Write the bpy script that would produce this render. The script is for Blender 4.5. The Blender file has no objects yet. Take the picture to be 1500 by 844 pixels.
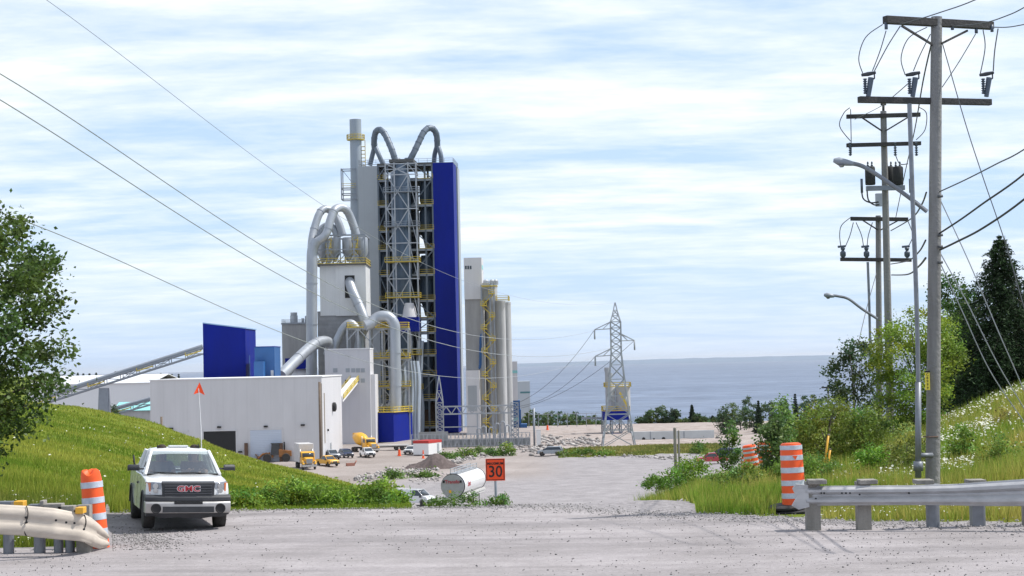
import bpy, math, random
import numpy as np
from mathutils import Vector, Matrix
random.seed(7); RNG=np.random.default_rng(11)
SC=bpy.context.scene
COL=SC.collection
R=math.radians
F=2800.0; CAMZ=3.15
# ---------------------------------------------------------------- camera
PITCH=math.atan(111/F); ROLL=R(1.25)
fw=Vector((0,math.cos(PITCH),math.sin(PITCH))); up0=Vector((0,-math.sin(PITCH),math.cos(PITCH))); rt0=Vector((1,0,0))
RI=rt0*math.cos(ROLL)-up0*math.sin(ROLL); UI=rt0*math.sin(ROLL)+up0*math.cos(ROLL)
cd=bpy.data.cameras.new('camera'); cam=bpy.data.objects.new('camera',cd); COL.objects.link(cam)
cd.sensor_width=36; cd.lens=F/1500*36; cd.clip_start=.1; cd.clip_end=120000
m=Matrix((RI,UI,-fw)).transposed().to_4x4(); m.translation=Vector((0,0,CAMZ)); cam.matrix_world=m
SC.camera=cam
# ---------------------------------------------------------------- world
SUN_EL=R(56); SUN_AZ=R(97-0)   # azimuth measured clockwise from +Y (north)
sdir=Vector((math.sin(SUN_AZ-R(14))*math.cos(SUN_EL),math.cos(SUN_AZ-R(14))*math.cos(SUN_EL),math.sin(SUN_EL)))
w=bpy.data.worlds.new('World'); SC.world=w; w.use_nodes=True
nt=w.node_tree; N=nt.nodes; L=nt.links; N.clear()
def nd(T,t,**k):
    n=T.nodes.new(t)
    for a,b in k.items(): setattr(n,a,b)
    return n
out=nd(nt,'ShaderNodeOutputWorld'); bg=nd(nt,'ShaderNodeBackground'); bg.inputs[1].default_value=.13
sky=nd(nt,'ShaderNodeTexSky',sky_type='NISHITA'); sky.sun_disc=False; sky.sun_elevation=SUN_EL; sky.sun_rotation=SUN_AZ-R(14)
sky.altitude=50; sky.air_density=1.0; sky.dust_density=.15; sky.ozone_density=2.0
tc=nd(nt,'ShaderNodeTexCoord'); sp=nd(nt,'ShaderNodeSeparateXYZ'); L.new(tc.outputs['Generated'],sp.inputs[0])
def mth(T,op,a,b=None,c=None):
    n=nd(T,'ShaderNodeMath',operation=op)
    for i,v in enumerate((a,b,c)):
        if v is None: continue
        if isinstance(v,(int,float)): n.inputs[i].default_value=v
        else: T.links.new(v,n.inputs[i])
    return n.outputs[0]
zz=mth(nt,'ADD',mth(nt,'MAXIMUM',sp.outputs[2],0),.085)
cx=mth(nt,'DIVIDE',sp.outputs[0],zz); cy=mth(nt,'DIVIDE',sp.outputs[1],zz)
cb=nd(nt,'ShaderNodeCombineXYZ'); L.new(cx,cb.inputs[0]); L.new(cy,cb.inputs[1])
mp=nd(nt,'ShaderNodeMapping'); mp.inputs['Rotation'].default_value=(0,0,R(12)); mp.inputs['Scale'].default_value=(.62,1.0,1); L.new(cb.outputs[0],mp.inputs[0])
n1=nd(nt,'ShaderNodeTexNoise'); n1.inputs['Scale'].default_value=.9; n1.inputs['Detail'].default_value=9; n1.inputs['Roughness'].default_value=.58; n1.inputs['Distortion'].default_value=.35
L.new(mp.outputs[0],n1.inputs[0])
n2=nd(nt,'ShaderNodeTexNoise'); n2.inputs['Scale'].default_value=4.6; n2.inputs['Detail'].default_value=6; n2.inputs['Roughness'].default_value=.6
L.new(mp.outputs[0],n2.inputs[0])
v=mth(nt,'ADD',mth(nt,'MULTIPLY',n1.outputs[0],.68),mth(nt,'MULTIPLY',n2.outputs[0],.32))
cr=nd(nt,'ShaderNodeValToRGB'); L.new(v,cr.inputs[0]); e=cr.color_ramp.elements
e[0].position=.40; e[0].color=(0.10,)*3+(1,); e[1].position=.605; e[1].color=(1,1,1,1)
mx=nd(nt,'ShaderNodeMix',data_type='RGBA'); L.new(mth(nt,'MULTIPLY',cr.outputs[0],mth(nt,'MINIMUM',mth(nt,'ADD',mth(nt,'MULTIPLY',mth(nt,'MAXIMUM',sp.outputs[2],0),9),.25),.95)),mx.inputs[0]); lowf=mth(nt,'MULTIPLY',mth(nt,'SUBTRACT',1,mth(nt,'MINIMUM',mth(nt,'MULTIPLY',mth(nt,'MAXIMUM',sp.outputs[2],0),1.3),1)),.85); lowm=nd(nt,'ShaderNodeMix',data_type='RGBA'); L.new(lowf,lowm.inputs[0]); L.new(sky.outputs[0],lowm.inputs[6]); lowm.inputs[7].default_value=(3.3,4.65,6.9,1); L.new(lowm.outputs[2],mx.inputs[6])
ccn=nd(nt,'ShaderNodeMix',data_type='RGBA'); L.new(n2.outputs[0],ccn.inputs[0]); ccn.inputs[6].default_value=(6.3,6.75,7.3,1); ccn.inputs[7].default_value=(7.7,7.8,7.9,1)
L.new(ccn.outputs[2],mx.inputs[7])
L.new(mx.outputs[2],bg.inputs[0]); L.new(bg.outputs[0],out.inputs[0])
# ---------------------------------------------------------------- sun
sl=bpy.data.lights.new('sun','SUN'); sl.energy=4.2; sl.angle=R(.6); sl.color=(1,.96,.9)
so=bpy.data.objects.new('sun',sl); COL.objects.link(so); so.rotation_euler=sdir.to_track_quat('Z','Y').to_euler()
SC.view_settings.view_transform='Standard'; SC.view_settings.look='None'; SC.view_settings.exposure=.27; SC.view_settings.gamma=1; SC.view_settings.use_curve_mapping=False
SC.cycles.use_denoising=True; SC.cycles.max_bounces=6; SC.cycles.transparent_max_bounces=8; SC.cycles.use_adaptive_sampling=True
# ---------------------------------------------------------------- projection helpers (points of the place, measured in the photograph)
def W(px,py,Y):
    d=fw+RI*((px-750)/F)+UI*((422-py)/F)
    return Vector((0,0,CAMZ))+d*(Y/d.y)
def hor(u): return 533-.0218*(u-750)
def proj(p):
    v=Vector(p)-Vector((0,0,CAMZ)); d=v.dot(fw)
    return 750+F*v.dot(RI)/d, 422-F*v.dot(UI)/d
# ---------------------------------------------------------------- tags and mesh builder
def tag(o,label=None,cat=None,group=None,kind=None):
    if label: o['label']=label
    if cat: o['category']=cat
    if group: o['group']=group
    if kind: o['kind']=kind
    return o
def empty(name,loc,rz=0,label=None,cat=None,group=None,rot=None):
    o=bpy.data.objects.new(name,None); COL.objects.link(o); o.location=loc; o.rotation_euler=rot or (0,0,rz); o.empty_display_size=.3
    return tag(o,label,cat,group)
def copy_tree(o,parent=None):
    c=o.copy(); COL.objects.link(c)
    if parent: c.parent=parent
    for ch in list(o.children): copy_tree(ch,c)
    return c
class MB:
    def __init__(s): s.v=[]; s.f=[]; s.m=[]; s.sm=[]
    def add(s,vs,fs,mi=0,sm=False):
        b=len(s.v); s.v+= [tuple(p) for p in vs]
        for f in fs: s.f.append([b+i for i in f]); s.m.append(mi); s.sm.append(sm)
        return s
    def box(s,x0,x1,y0,y1,z0,z1,mi=0,M=None):
        vs=[Vector((x,y,z)) for x in (x0,x1) for y in (y0,y1) for z in (z0,z1)]
        if M: vs=[M@p for p in vs]
        return s.add(vs,[(0,1,3,2),(4,6,7,5),(0,4,5,1),(2,3,7,6),(0,2,6,4),(1,5,7,3)],mi)
    def cbox(s,c,d,mi=0,M=None): return s.box(c[0]-d[0]/2,c[0]+d[0]/2,c[1]-d[1]/2,c[1]+d[1]/2,c[2]-d[2]/2,c[2]+d[2]/2,mi,M)
    def path(s,pts,r,n=8,mi=0,cap=True,sm=None):
        pts=[Vector(p) for p in pts]; k=len(pts); rs=list(r) if hasattr(r,'__len__') else [r]*k
        base=len(s.v); prev=None
        for i,p in enumerate(pts):
            t=(pts[min(i+1,k-1)]-pts[max(i-1,0)])
            if t.length<1e-9: t=Vector((0,0,1))
            t.normalize()
            a=prev if prev is not None else (Vector((0,0,1)) if abs(t.z)<.9 else Vector((1,0,0)))
            a=a-t*a.dot(t)
            if a.length<1e-6: a=t.orthogonal()
            a.normalize(); prev=a; b=t.cross(a)
            ph=math.pi/4 if n==4 else 0
            for j in range(n):
                g=2*math.pi*j/n+ph; s.v.append(tuple(p+(a*math.cos(g)+b*math.sin(g))*rs[i]))
        for i in range(k-1):
            for j in range(n):
                q=base+i*n; s.f.append([q+j,q+(j+1)%n,q+n+(j+1)%n,q+n+j]); s.m.append(mi); s.sm.append(n>4 if sm is None else sm)
        if cap:
            s.f.append([base+j for j in range(n)][::-1]); s.m.append(mi); s.sm.append(False)
            s.f.append([base+(k-1)*n+j for j in range(n)]); s.m.append(mi); s.sm.append(False)
        return s
    def bar(s,a,b,r,mi=0,n=4): return s.path([a,b],r*1.3 if n==4 else r,n,mi)
    def lathe(s,c,prof,n=16,mi=0,ax='z'):
        base=len(s.v); c=Vector(c)
        for r,h in prof:
            for j in range(n):
                g=2*math.pi*j/n; q=(r*math.cos(g),r*math.sin(g),h)
                if ax=='x': q=(q[2],q[0],q[1])
                if ax=='y': q=(q[0],q[2],q[1])
                s.v.append(tuple(c+Vector(q)))
        for i in range(len(prof)-1):
            for j in range(n):
                q=base+i*n; s.f.append([q+j,q+(j+1)%n,q+n+(j+1)%n,q+n+j]); s.m.append(mi); s.sm.append(True)
        s.f.append([base+j for j in range(n)][::-1]); s.m.append(mi); s.sm.append(False)
        s.f.append([base+(len(prof)-1)*n+j for j in range(n)]); s.m.append(mi); s.sm.append(False)
        return s
    def slab(s,prof,ys,fn=None,mi=0,sm=True):
        """side profile (x,z) extruded over the stations ys, each point moved by fn"""
        base=len(s.v); k=len(prof)
        for y in ys:
            for x,z in prof: s.v.append(tuple(fn(x,y,z) if fn else (x,y,z)))
        for i in range(len(ys)-1):
            for j in range(k):
                q=base+i*k; s.f.append([q+j,q+(j+1)%k,q+k+(j+1)%k,q+k+j]); s.m.append(mi); s.sm.append(sm)
        s.f.append([base+j for j in range(k)][::-1]); s.m.append(mi); s.sm.append(False)
        s.f.append([base+(len(ys)-1)*k+j for j in range(k)]); s.m.append(mi); s.sm.append(False)
        return s
    def build(s,name,mats,parent=None,bevel=0,label=None,auto=True,solid=0):
        me=bpy.data.meshes.new(name); me.from_pydata(s.v,[],s.f)
        mats=mats if isinstance(mats,(list,tuple)) else [mats]
        for q in mats: me.materials.append(q)
        me.polygons.foreach_set('material_index',s.m); me.polygons.foreach_set('use_smooth',s.sm); me.update()
        o=bpy.data.objects.new(name,me); COL.objects.link(o)
        if parent: o.parent=parent
        import bmesh
        bm=bmesh.new(); bm.from_mesh(me); bmesh.ops.recalc_face_normals(bm,faces=bm.faces)
        for ed in bm.edges:
            if len(ed.link_faces)==2 and ed.calc_face_angle(0)>R(40): ed.smooth=False
        bm.to_mesh(me); bm.free()
        if solid:
            sd=o.modifiers.new('solid','SOLIDIFY'); sd.thickness=solid; sd.offset=0
        if bevel:
            b=o.modifiers.new('bevel','BEVEL'); b.width=bevel; b.segments=2; b.limit_method='ANGLE'; b.angle_limit=R(35)
        if label: o['label']=label
        return o
def npmesh(name,verts,faces,mats,cols=None,parent=None,smooth=False):
    """verts Nx3, faces MxK arrays"""
    verts=np.asarray(verts,dtype=np.float32); faces=np.asarray(faces,dtype=np.int32); K=faces.shape[1]; M=len(faces)
    me=bpy.data.meshes.new(name); me.vertices.add(len(verts)); me.vertices.foreach_set('co',verts.ravel())
    me.loops.add(M*K); me.loops.foreach_set('vertex_index',faces.ravel())
    me.polygons.add(M); me.polygons.foreach_set('loop_start',np.arange(M,dtype=np.int32)*K)
    if smooth: me.polygons.foreach_set('use_smooth',np.ones(M,dtype=bool))
    if cols is not None:
        a=me.attributes.new('tint','FLOAT_COLOR','POINT'); c=np.ones((len(verts),4),dtype=np.float32); c[:,:3]=cols; a.data.foreach_set('color',c.ravel())
    me.update(calc_edges=True); me.validate()
    for q in (mats if isinstance(mats,(list,tuple)) else [mats]): me.materials.append(q)
    o=bpy.data.objects.new(name,me); COL.objects.link(o)
    if parent: o.parent=parent
    return o
# ---------------------------------------------------------------- materials
def lin(c):
    f=lambda x: x/12.92 if x<=.04045 else ((x+.055)/1.055)**2.4
    return tuple(f(x/255) for x in c)
_M={}
def mat(name,col,rough=.6,metal=0,var=.08,scale=3,bump=0,bscale=20,ribs=0,rax='X',streak=0,spec=.5,coat=0,emit=None):
    if name in _M: return _M[name]
    m=bpy.data.materials.new(name); m.use_nodes=True; T=m.node_tree; b=T.nodes['Principled BSDF']; _M[name]=m
    b.inputs['Roughness'].default_value=rough; b.inputs['Metallic'].default_value=metal; b.inputs['Specular IOR Level'].default_value=spec
    if coat: b.inputs['Coat Weight'].default_value=coat; b.inputs['Coat Roughness'].default_value=.08
    t=nd(T,'ShaderNodeTexCoord'); n=nd(T,'ShaderNodeTexNoise'); n.inputs['Scale'].default_value=scale; n.inputs['Detail'].default_value=7; n.inputs['Roughness'].default_value=.62
    mpn=nd(T,'ShaderNodeMapping'); T.links.new(t.outputs['Object'],mpn.inputs[0]); T.links.new(mpn.outputs[0],n.inputs[0])
    if streak: mpn.inputs['Scale'].default_value=(1,1,1/streak)
    r=nd(T,'ShaderNodeMapRange'); r.inputs[1].default_value=.3; r.inputs[2].default_value=.7; r.inputs[3].default_value=1-var; r.inputs[4].default_value=1+var
    T.links.new(n.outputs[0],r.inputs[0])
    x=nd(T,'ShaderNodeMix',data_type='RGBA',blend_type='MULTIPLY'); x.inputs[0].default_value=1; x.inputs[6].default_value=tuple(col)+(1,)
    T.links.new(r.outputs[0],x.inputs[7]); T.links.new(x.outputs[2],b.inputs['Base Color'])
    hsrc=None
    if bump:
        n3=nd(T,'ShaderNodeTexNoise'); n3.inputs['Scale'].default_value=bscale; n3.inputs['Detail'].default_value=5; T.links.new(t.outputs['Object'],n3.inputs[0]); hsrc=n3.outputs[0]
    if ribs and rax=='X':
        pw=nd(T,'ShaderNodeTexWave',bands_direction='X',wave_profile='SAW'); pw.inputs['Scale'].default_value=ribs*.12; T.links.new(t.outputs['Object'],pw.inputs[0]); sr=nd(T,'ShaderNodeMapRange'); sr.inputs[1].default_value=0; sr.inputs[2].default_value=.12; sr.inputs[3].default_value=.95; sr.inputs[4].default_value=1; T.links.new(pw.outputs[1],sr.inputs[0]); x2=nd(T,'ShaderNodeMix',data_type='RGBA',blend_type='MULTIPLY'); x2.inputs[0].default_value=1; T.links.new(x.outputs[2],x2.inputs[6]); T.links.new(sr.outputs[0],x2.inputs[7]); T.links.new(x2.outputs[2],b.inputs['Base Color'])
    if ribs:
        wv=nd(T,'ShaderNodeTexWave',bands_direction=rax,wave_profile='SIN'); wv.inputs['Scale'].default_value=ribs; T.links.new(t.outputs['Object'],wv.inputs[0]); hsrc=wv.outputs[0]
    if hsrc:
        bp=nd(T,'ShaderNodeBump'); bp.inputs['Strength'].default_value=bump or .25; bp.inputs['Distance'].default_value=.05; T.links.new(hsrc,bp.inputs['Height']); T.links.new(bp.outputs[0],b.inputs['Normal'])
    rr=nd(T,'ShaderNodeMapRange'); rr.inputs[3].default_value=max(0,rough-.08); rr.inputs[4].default_value=min(1,rough+.08); T.links.new(n.outputs[0],rr.inputs[0]); T.links.new(rr.outputs[0],b.inputs['Roughness'])
    return m
def leafmat(name,col,trans=.35,rough=.55):
    """foliage: colour from the tint attribute times a base"""
    if name in _M: return _M[name]
    m=bpy.data.materials.new(name); m.use_nodes=True; T=m.node_tree; T.nodes.clear(); _M[name]=m
    o=nd(T,'ShaderNodeOutputMaterial'); p=nd(T,'ShaderNodeBsdfPrincipled'); tr=nd(T,'ShaderNodeBsdfTranslucent'); ms=nd(T,'ShaderNodeMixShader'); ms.inputs[0].default_value=trans
    a=nd(T,'ShaderNodeAttribute',attribute_name='tint'); x=nd(T,'ShaderNodeMix',data_type='RGBA',blend_type='MULTIPLY'); x.inputs[0].default_value=1; x.inputs[6].default_value=tuple(col)+(1,)
    T.links.new(a.outputs['Color'],x.inputs[7]); T.links.new(x.outputs[2],p.inputs['Base Color']); T.links.new(x.outputs[2],tr.inputs[0])
    p.inputs['Roughness'].default_value=rough; p.inputs['Specular IOR Level'].default_value=.3
    T.links.new(p.outputs[0],ms.inputs[1]); T.links.new(tr.outputs[0],ms.inputs[2]); T.links.new(ms.outputs[0],o.inputs[0])
    return m
# ---------------------------------------------------------------- terrain
CU=[-2500,-400,0,95,230,345,480,560,620,750,850,950,1050,1150,1250,1350,1500,1900,4000]
TB={4:[0]*19,33:[0]*19,
38:[.0,0,0,0,0,0,0,0,0,0,0,0,0,0,-.05,-.02,.02,.1,.1],
43:[.3,.3,.2,.15,.05,0,0,0,0,0,0,0,0,0,-.02,.1,.3,.6,.6],
50:[700,700,705,718,730,737,743,748,750,752,752,748,744,738,722,705,682,650,650],
60:[660,670,680,700,718,728,738,746,752,775,765,745,730,715,695,668,620,590,590],
80:[610,620,640,660,690,712,728,742,760,800,790,750,715,698,680,640,576,560,560],
110:[590,585,600,615,650,685,716,736,765,-9,-9,745,708,688,668,635,592,590,590],
140:[575,575,588,592,625,665,700,724,745,-12.5,-12.5,-9,705,685,665,645,620,620,620],
170:[610,610,615,625,655,695,725,745,-12,-13.5,-13.5,-12,-9,-7,-5,-4,-3,-3,-3],
228:[-10,-12,-13,-13.5]+[-13.85]*8+[-13.5,-12,-9,-7,-5,-5,-5],
345:[-13.85]*10+[-13.85,-13.85,-13.85,-13.5,-12,-10,-8,-8,-8],
360:[-13.85]*10+[-13.3,-12.75,-12.8,-13.5,-12,-10,-8,-8,-8],
378:[-13.85]*10+[-13.85,-13.85,-13.85,-13.5,-12,-10,-8,-8,-8],
500:[-13.85]*10+[-13.85,-13.85,-13.85,-13.5,-13,-12,-10,-10,-10],
560:[-13,-13,-13,-13]+[-15]*15,
900:[-3,-3,-3,-3,-4,-12]+[-42]*13,
1500:[1,1,1,0,-3,-25]+[-60]*13,
2600:[3,3,2,-5,-40,-60]+[-70]*13}
def tz(u,v,Y):
    return v if abs(v)<100 else CAMZ-(v-hor(u))*Y/F
YR=sorted(TB); ZT=np.array([[tz(u,v,Y) for u,v in zip(CU,TB[Y])] for Y in YR])
LY=np.log(np.array(YR,float)); CUa=np.array(CU,float)
UG=np.concatenate([np.linspace(-2500,-120,40)[:-1],np.arange(-120,1620,8.),np.linspace(1620,4000,40)[1:]])
VG=np.concatenate([np.linspace(math.log(4),math.log(30),30)[:-1],np.linspace(math.log(30),math.log(600),330)[:-1],np.linspace(math.log(600),math.log(2600),30)])
def bil(xg,yg,Z,x,y):
    x=np.clip(x,xg[0],xg[-1]-1e-6); y=np.clip(y,yg[0],yg[-1]-1e-6)
    i=np.clip(np.searchsorted(xg,x,'right')-1,0,len(xg)-2); j=np.clip(np.searchsorted(yg,y,'right')-1,0,len(yg)-2)
    a=(x-xg[i])/(xg[i+1]-xg[i]); b=(y-yg[j])/(yg[j+1]-yg[j])
    return (Z[j,i]*(1-a)+Z[j,i+1]*a)*(1-b)+(Z[j+1,i]*(1-a)+Z[j+1,i+1]*a)*b
UU,VV=np.meshgrid(UG,VG)
YY=np.exp(VV); XX=(UU-750)/F*YY
Z0=bil(CUa,LY,ZT,UU,VV)
def blur(Z,k,ax):
    ker=np.exp(-np.linspace(-2,2,2*k+1)**2); ker/=ker.sum()
    P=np.pad(Z,[(k,k) if a==ax else (0,0) for a in (0,1)],mode='edge')
    return np.apply_along_axis(lambda q:np.convolve(q,ker,'valid'),ax,P)
Zs=blur(blur(Z0,9,1),5,0)
near=np.clip((44-YY)/6,0,1); Zs=Z0*near+Zs*(1-near)
ZLIM=(YY<36)
def vnoise(x,y,seed=0,oct=4,rough=.55):
    r=np.random.default_rng(seed); t=r.random((64,64)); o=np.zeros_like(x,dtype=float); a=1;tot=0
    for k in range(oct):
        xi=np.floor(x).astype(int); yi=np.floor(y).astype(int); fx=x-xi; fy=y-yi; fx=fx*fx*(3-2*fx); fy=fy*fy*(3-2*fy)
        g=lambda i,j:t[(yi+j)%64,(xi+i)%64]
        o+=a*((g(0,0)*(1-fx)+g(1,0)*fx)*(1-fy)+(g(0,1)*(1-fx)+g(1,1)*fx)*fy); tot+=a; a*=rough; x=x*2.03+7.1; y=y*2.03+3.3
    return o/tot-.5
EU=np.array([-2500,112,150,345,790,860,1000,1150,1500,4000.]); EP=np.array([803,803,756,747,742.5,748,757,763,773,800.])
def edgeY(u):
    return CAMZ*F/(np.interp(u,EU,EP)-hor(u))
offr=np.clip((YY-edgeY(UU))/6,0,1)
ZZ=Zs+offr*(vnoise(XX/2.5,YY/2.5,1)*.35+np.clip((YY-60)/60,0,1)*vnoise(XX/9,YY/9,2)*.8*(UU<620))*np.clip((700-YY)/200,0,1)
def tilt(X,Y): return .03*(X+6.0)*np.exp(-((X+6.4)/2.2)**2)*np.exp(-((Y-40)/3.5)**2)
ZZ=ZZ+tilt(XX,YY)-.012*(1-offr)
def H(X,Y):
    X=np.asarray(X,float); Y=np.asarray(Y,float)
    return bil(UG,VG,ZZ,750+X*F/Y,np.log(Y))
def h1(X,Y): return float(H(np.array([X]),np.array([Y]))[0])
def G(px,Y):
    """ground point at photo column px and distance Y"""
    u=px
    for _ in range(4):
        X=(u-750)/F*Y; z=h1(X,Y); q=proj((X,Y,z))[0]; u+=px-q
    return Vector(((u-750)/F*Y,Y,h1((u-750)/F*Y,Y)))
# grass mask: 1 grass, 0 gravel / bare ground
def grassmask(U,Y):
    X=(U-750)/F*Y; n=vnoise(X/4,Y/4,5)
    g=np.zeros_like(U)
    sh=edgeY(U)
    g=np.where((Y<46)&(U<150)&(Y>sh+.5),1,g)
    g=np.where((Y>sh+1.3)&(U>1010+n*60)&(Y<200),1,g)
    g=np.where((Y>np.where(U<160,46,sh+.25))&(U<600)&(Y<200),1,g)
    g=np.where((Y<200)&(Y>62)&(U>930+n*80),1,g)
    g=np.where((Y>343+n*10)&(Y<376)&(U>820+n*60)&(U<1060),1,g)
    g=np.where((Y>200)&(U>1130+n*80),1,g)
    g=np.where((Y>640)|((Y>520)&(U<300)),1,g)
    g=np.where((Y>200)&(Y<340)&(U<560),g,g)
    return g
GM=grassmask(UU,YY)
dirt=((YY>380)&(YY<640)&(UU>770)&(UU<1200)).astype(float)
yard=((YY>285)&(UU<800)|((YY>228)&(UU<560))).astype(float)
nv,nu=UU.shape
idx=np.arange(nv*nu).reshape(nv,nu)
fc=np.stack([idx[:-1,:-1],idx[:-1,1:],idx[1:,1:],idx[1:,:-1]],-1).reshape(-1,4)
cols=np.stack([blur(blur(GM,1,0),1,1),blur(blur(dirt,3,0),3,1),blur(blur(yard,9,0),9,1)],-1).reshape(-1,3)
gm=bpy.data.materials.new('ground_cover'); gm.use_nodes=True; T=gm.node_tree; b=T.nodes['Principled BSDF']; b.inputs['Roughness'].default_value=.95; b.inputs['Specular IOR Level'].default_value=.1
def noise(T,src,sc,det=6,ro=.6):
    n=nd(T,'ShaderNodeTexNoise'); n.inputs['Scale'].default_value=sc; n.inputs['Detail'].default_value=det; n.inputs['Roughness'].default_value=ro; T.links.new(src,n.inputs[0]); return n.outputs[0]
def ramp(T,src,stops):
    r=nd(T,'ShaderNodeValToRGB'); T.links.new(src,r.inputs[0]); e=r.color_ramp.elements
    while len(e)<len(stops): e.new(.5)
    for i,(p,c) in enumerate(stops): e[i].position=p; e[i].color=tuple(c)+(1,)
    return r.outputs[0]
def mixc(T,f,a,b,bt='MIX'):
    n=nd(T,'ShaderNodeMix',data_type='RGBA',blend_type=bt)
    for i,q in ((0,f),(6,a),(7,b)):
        if isinstance(q,(int,float)): n.inputs[i].default_value=q
        elif isinstance(q,tuple): n.inputs[i].default_value=q+(1,)
        else: T.links.new(q,n.inputs[i])
    return n.outputs[2]
geo=nd(T,'ShaderNodeNewGeometry'); P=geo.outputs['Position']
at=nd(T,'ShaderNodeAttribute',attribute_name='tint'); spx=nd(T,'ShaderNodeSeparateColor'); T.links.new(at.outputs['Color'],spx.inputs[0])
nA=noise(T,P,.35,8); nB=noise(T,P,6,6,.7); nC=noise(T,P,.06,5)
grav=mixc(T,1.0,ramp(T,nA,[(.3,(.25,.235,.24)),(.7,(.35,.33,.335))]),ramp(T,nB,[(.3,(.62,.62,.62)),(.7,(1.25,1.25,1.25))]),'MULTIPLY')
yardc=mixc(T,1.0,ramp(T,nC,[(.35,(.27,.235,.215)),(.65,(.35,.31,.29))]),ramp(T,nB,[(.3,(.75,.75,.75)),(.7,(1.2,1.2,1.2))]),'MULTIPLY')
dirtc=ramp(T,nA,[(.3,(.22,.185,.165)),(.5,(.34,.29,.265)),(.7,(.42,.38,.36))])
grs=ramp(T,nA,[(.3,(.07,.11,.014)),(.5,(.13,.17,.02)),(.72,(.20,.20,.04))])
c1=mixc(T,spx.outputs[2],grav,yardc); c2=mixc(T,spx.outputs[1],c1,dirtc)
gf=mth(T,'GREATER_THAN',mth(T,'ADD',spx.outputs[0],mth(T,'MULTIPLY',mth(T,'SUBTRACT',nA,.5),.9)),.5)
T.links.new(mixc(T,gf,c2,grs),b.inputs['Base Color'])
bp=nd(T,'ShaderNodeBump'); bp.inputs['Strength'].default_value=.6; bp.inputs['Distance'].default_value=.08; T.links.new(noise(T,P,9,6,.7),bp.inputs['Height']); T.links.new(bp.outputs[0],b.inputs['Normal'])
g=npmesh('ground',np.stack([XX,YY,ZZ],-1).reshape(-1,3),fc,gm,cols,smooth=True); tag(g,'gravel and grass ground running from the road down to the plant yard and shore','ground',kind='structure')
# near road sheet
ru=np.concatenate([np.linspace(-2500,-100,20)[:-1],np.arange(-100,1600,10.),np.linspace(1600,4000,20)]); rt=np.linspace(0,1,70)
RU,RT=np.meshgrid(ru,rt)
RY=4+(edgeY(RU)+(vnoise(RU/60,RU*0,9)*.8)*(RU>158)-4)*RT**.8; RX=(RU-750)/F*RY
RZ=H(RX,RY)+.018+.012*vnoise(RX/1.5,RY/1.5,8)
ridx=np.arange(RU.size).reshape(RU.shape); rf=np.stack([ridx[:-1,:-1],ridx[:-1,1:],ridx[1:,1:],ridx[1:,:-1]],-1).reshape(-1,4)
rm=bpy.data.materials.new('worn_dusty_asphalt'); rm.use_nodes=True; T=rm.node_tree; b=T.nodes['Principled BSDF']; b.inputs['Roughness'].default_value=.9; b.inputs['Specular IOR Level'].default_value=.15
P=nd(T,'ShaderNodeNewGeometry').outputs['Position']
sv=nd(T,'ShaderNodeVectorMath',operation='SUBTRACT'); T.links.new(P,sv.inputs[0]); sv.inputs[1].default_value=(8,118,0); ln=nd(T,'ShaderNodeVectorMath',operation='LENGTH'); T.links.new(sv.outputs[0],ln.inputs[0]); s2=nd(T,'ShaderNodeSeparateXYZ'); T.links.new(sv.outputs[0],s2.inputs[0])
mp=nd(T,'ShaderNodeCombineXYZ'); T.links.new(mth(T,'MULTIPLY',ln.outputs[1],.8),mp.inputs[1]); T.links.new(mth(T,'MULTIPLY',mth(T,'ARCTAN2',s2.outputs[0],mth(T,'MULTIPLY',s2.outputs[1],-1)),5),mp.inputs[0])
a=ramp(T,noise(T,mp.outputs[0],1.2,7,.6),[(.3,(.235,.221,.224)),(.48,(.305,.285,.288)),(.7,(.365,.342,.345))])
a2=mixc(T,1.0,a,ramp(T,noise(T,P,14,5,.75),[(.3,(.78,.78,.78)),(.7,(1.16,1.16,1.16))]),'MULTIPLY')
a3=mixc(T,1.0,a2,ramp(T,noise(T,P,3,2,.5),[(.3,(.93,.93,.93)),(.7,(1.05,1.05,1.05))]),'MULTIPLY')
a4=mixc(T,1.0,a3,ramp(T,noise(T,P,.45,5,.6),[(.35,(.86,.85,.84)),(.65,(1.08,1.07,1.07))]),'MULTIPLY')
T.links.new(a4,b.inputs['Base Color'])
bp=nd(T,'ShaderNodeBump'); bp.inputs['Strength'].default_value=.5; bp.inputs['Distance'].default_value=.02; T.links.new(noise(T,P,40,6,.7),bp.inputs['Height']); T.links.new(bp.outputs[0],b.inputs['Normal'])
rd=npmesh('road',np.stack([RX,RY,RZ],-1).reshape(-1,3),rf,rm,smooth=True); tag(rd,'dusty grey road surface across the foreground','road',kind='structure')
# sea
sm_=bpy.data.materials.new('sea_water'); sm_.use_nodes=True; T=sm_.node_tree; b=T.nodes['Principled BSDF']; b.inputs['Roughness'].default_value=.45; b.inputs['Specular IOR Level'].default_value=.32; b.inputs['IOR'].default_value=1.33
P=nd(T,'ShaderNodeNewGeometry').outputs['Position']
mp=nd(T,'ShaderNodeMapping'); mp.inputs['Scale'].default_value=(.35,1,1); T.links.new(P,mp.inputs[0])
n1=noise(T,mp.outputs[0],.05,8,.7); n2=noise(T,mp.outputs[0],.004,6,.6)
T.links.new(mixc(T,1.0,ramp(T,n2,[(.35,(.095,.125,.185)),(.65,(.145,.18,.25))]),ramp(T,n1,[(.38,(.6,.6,.6)),(.62,(1.5,1.5,1.5))]),'MULTIPLY'),b.inputs['Base Color'])  # glitter streaks on the water are put into the base colour
bp=nd(T,'ShaderNodeBump'); bp.inputs['Strength'].default_value=.8; bp.inputs['Distance'].default_value=2; T.links.new(n1,bp.inputs['Height']); T.links.new(bp.outputs[0],b.inputs['Normal'])
ys=[700,1500,4000,12000,70000]; vs=[];fs=[]
for y in ys: vs+=[(-y*1.2-800,y,-40),(y*1.2+800,y,-40)]
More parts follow.
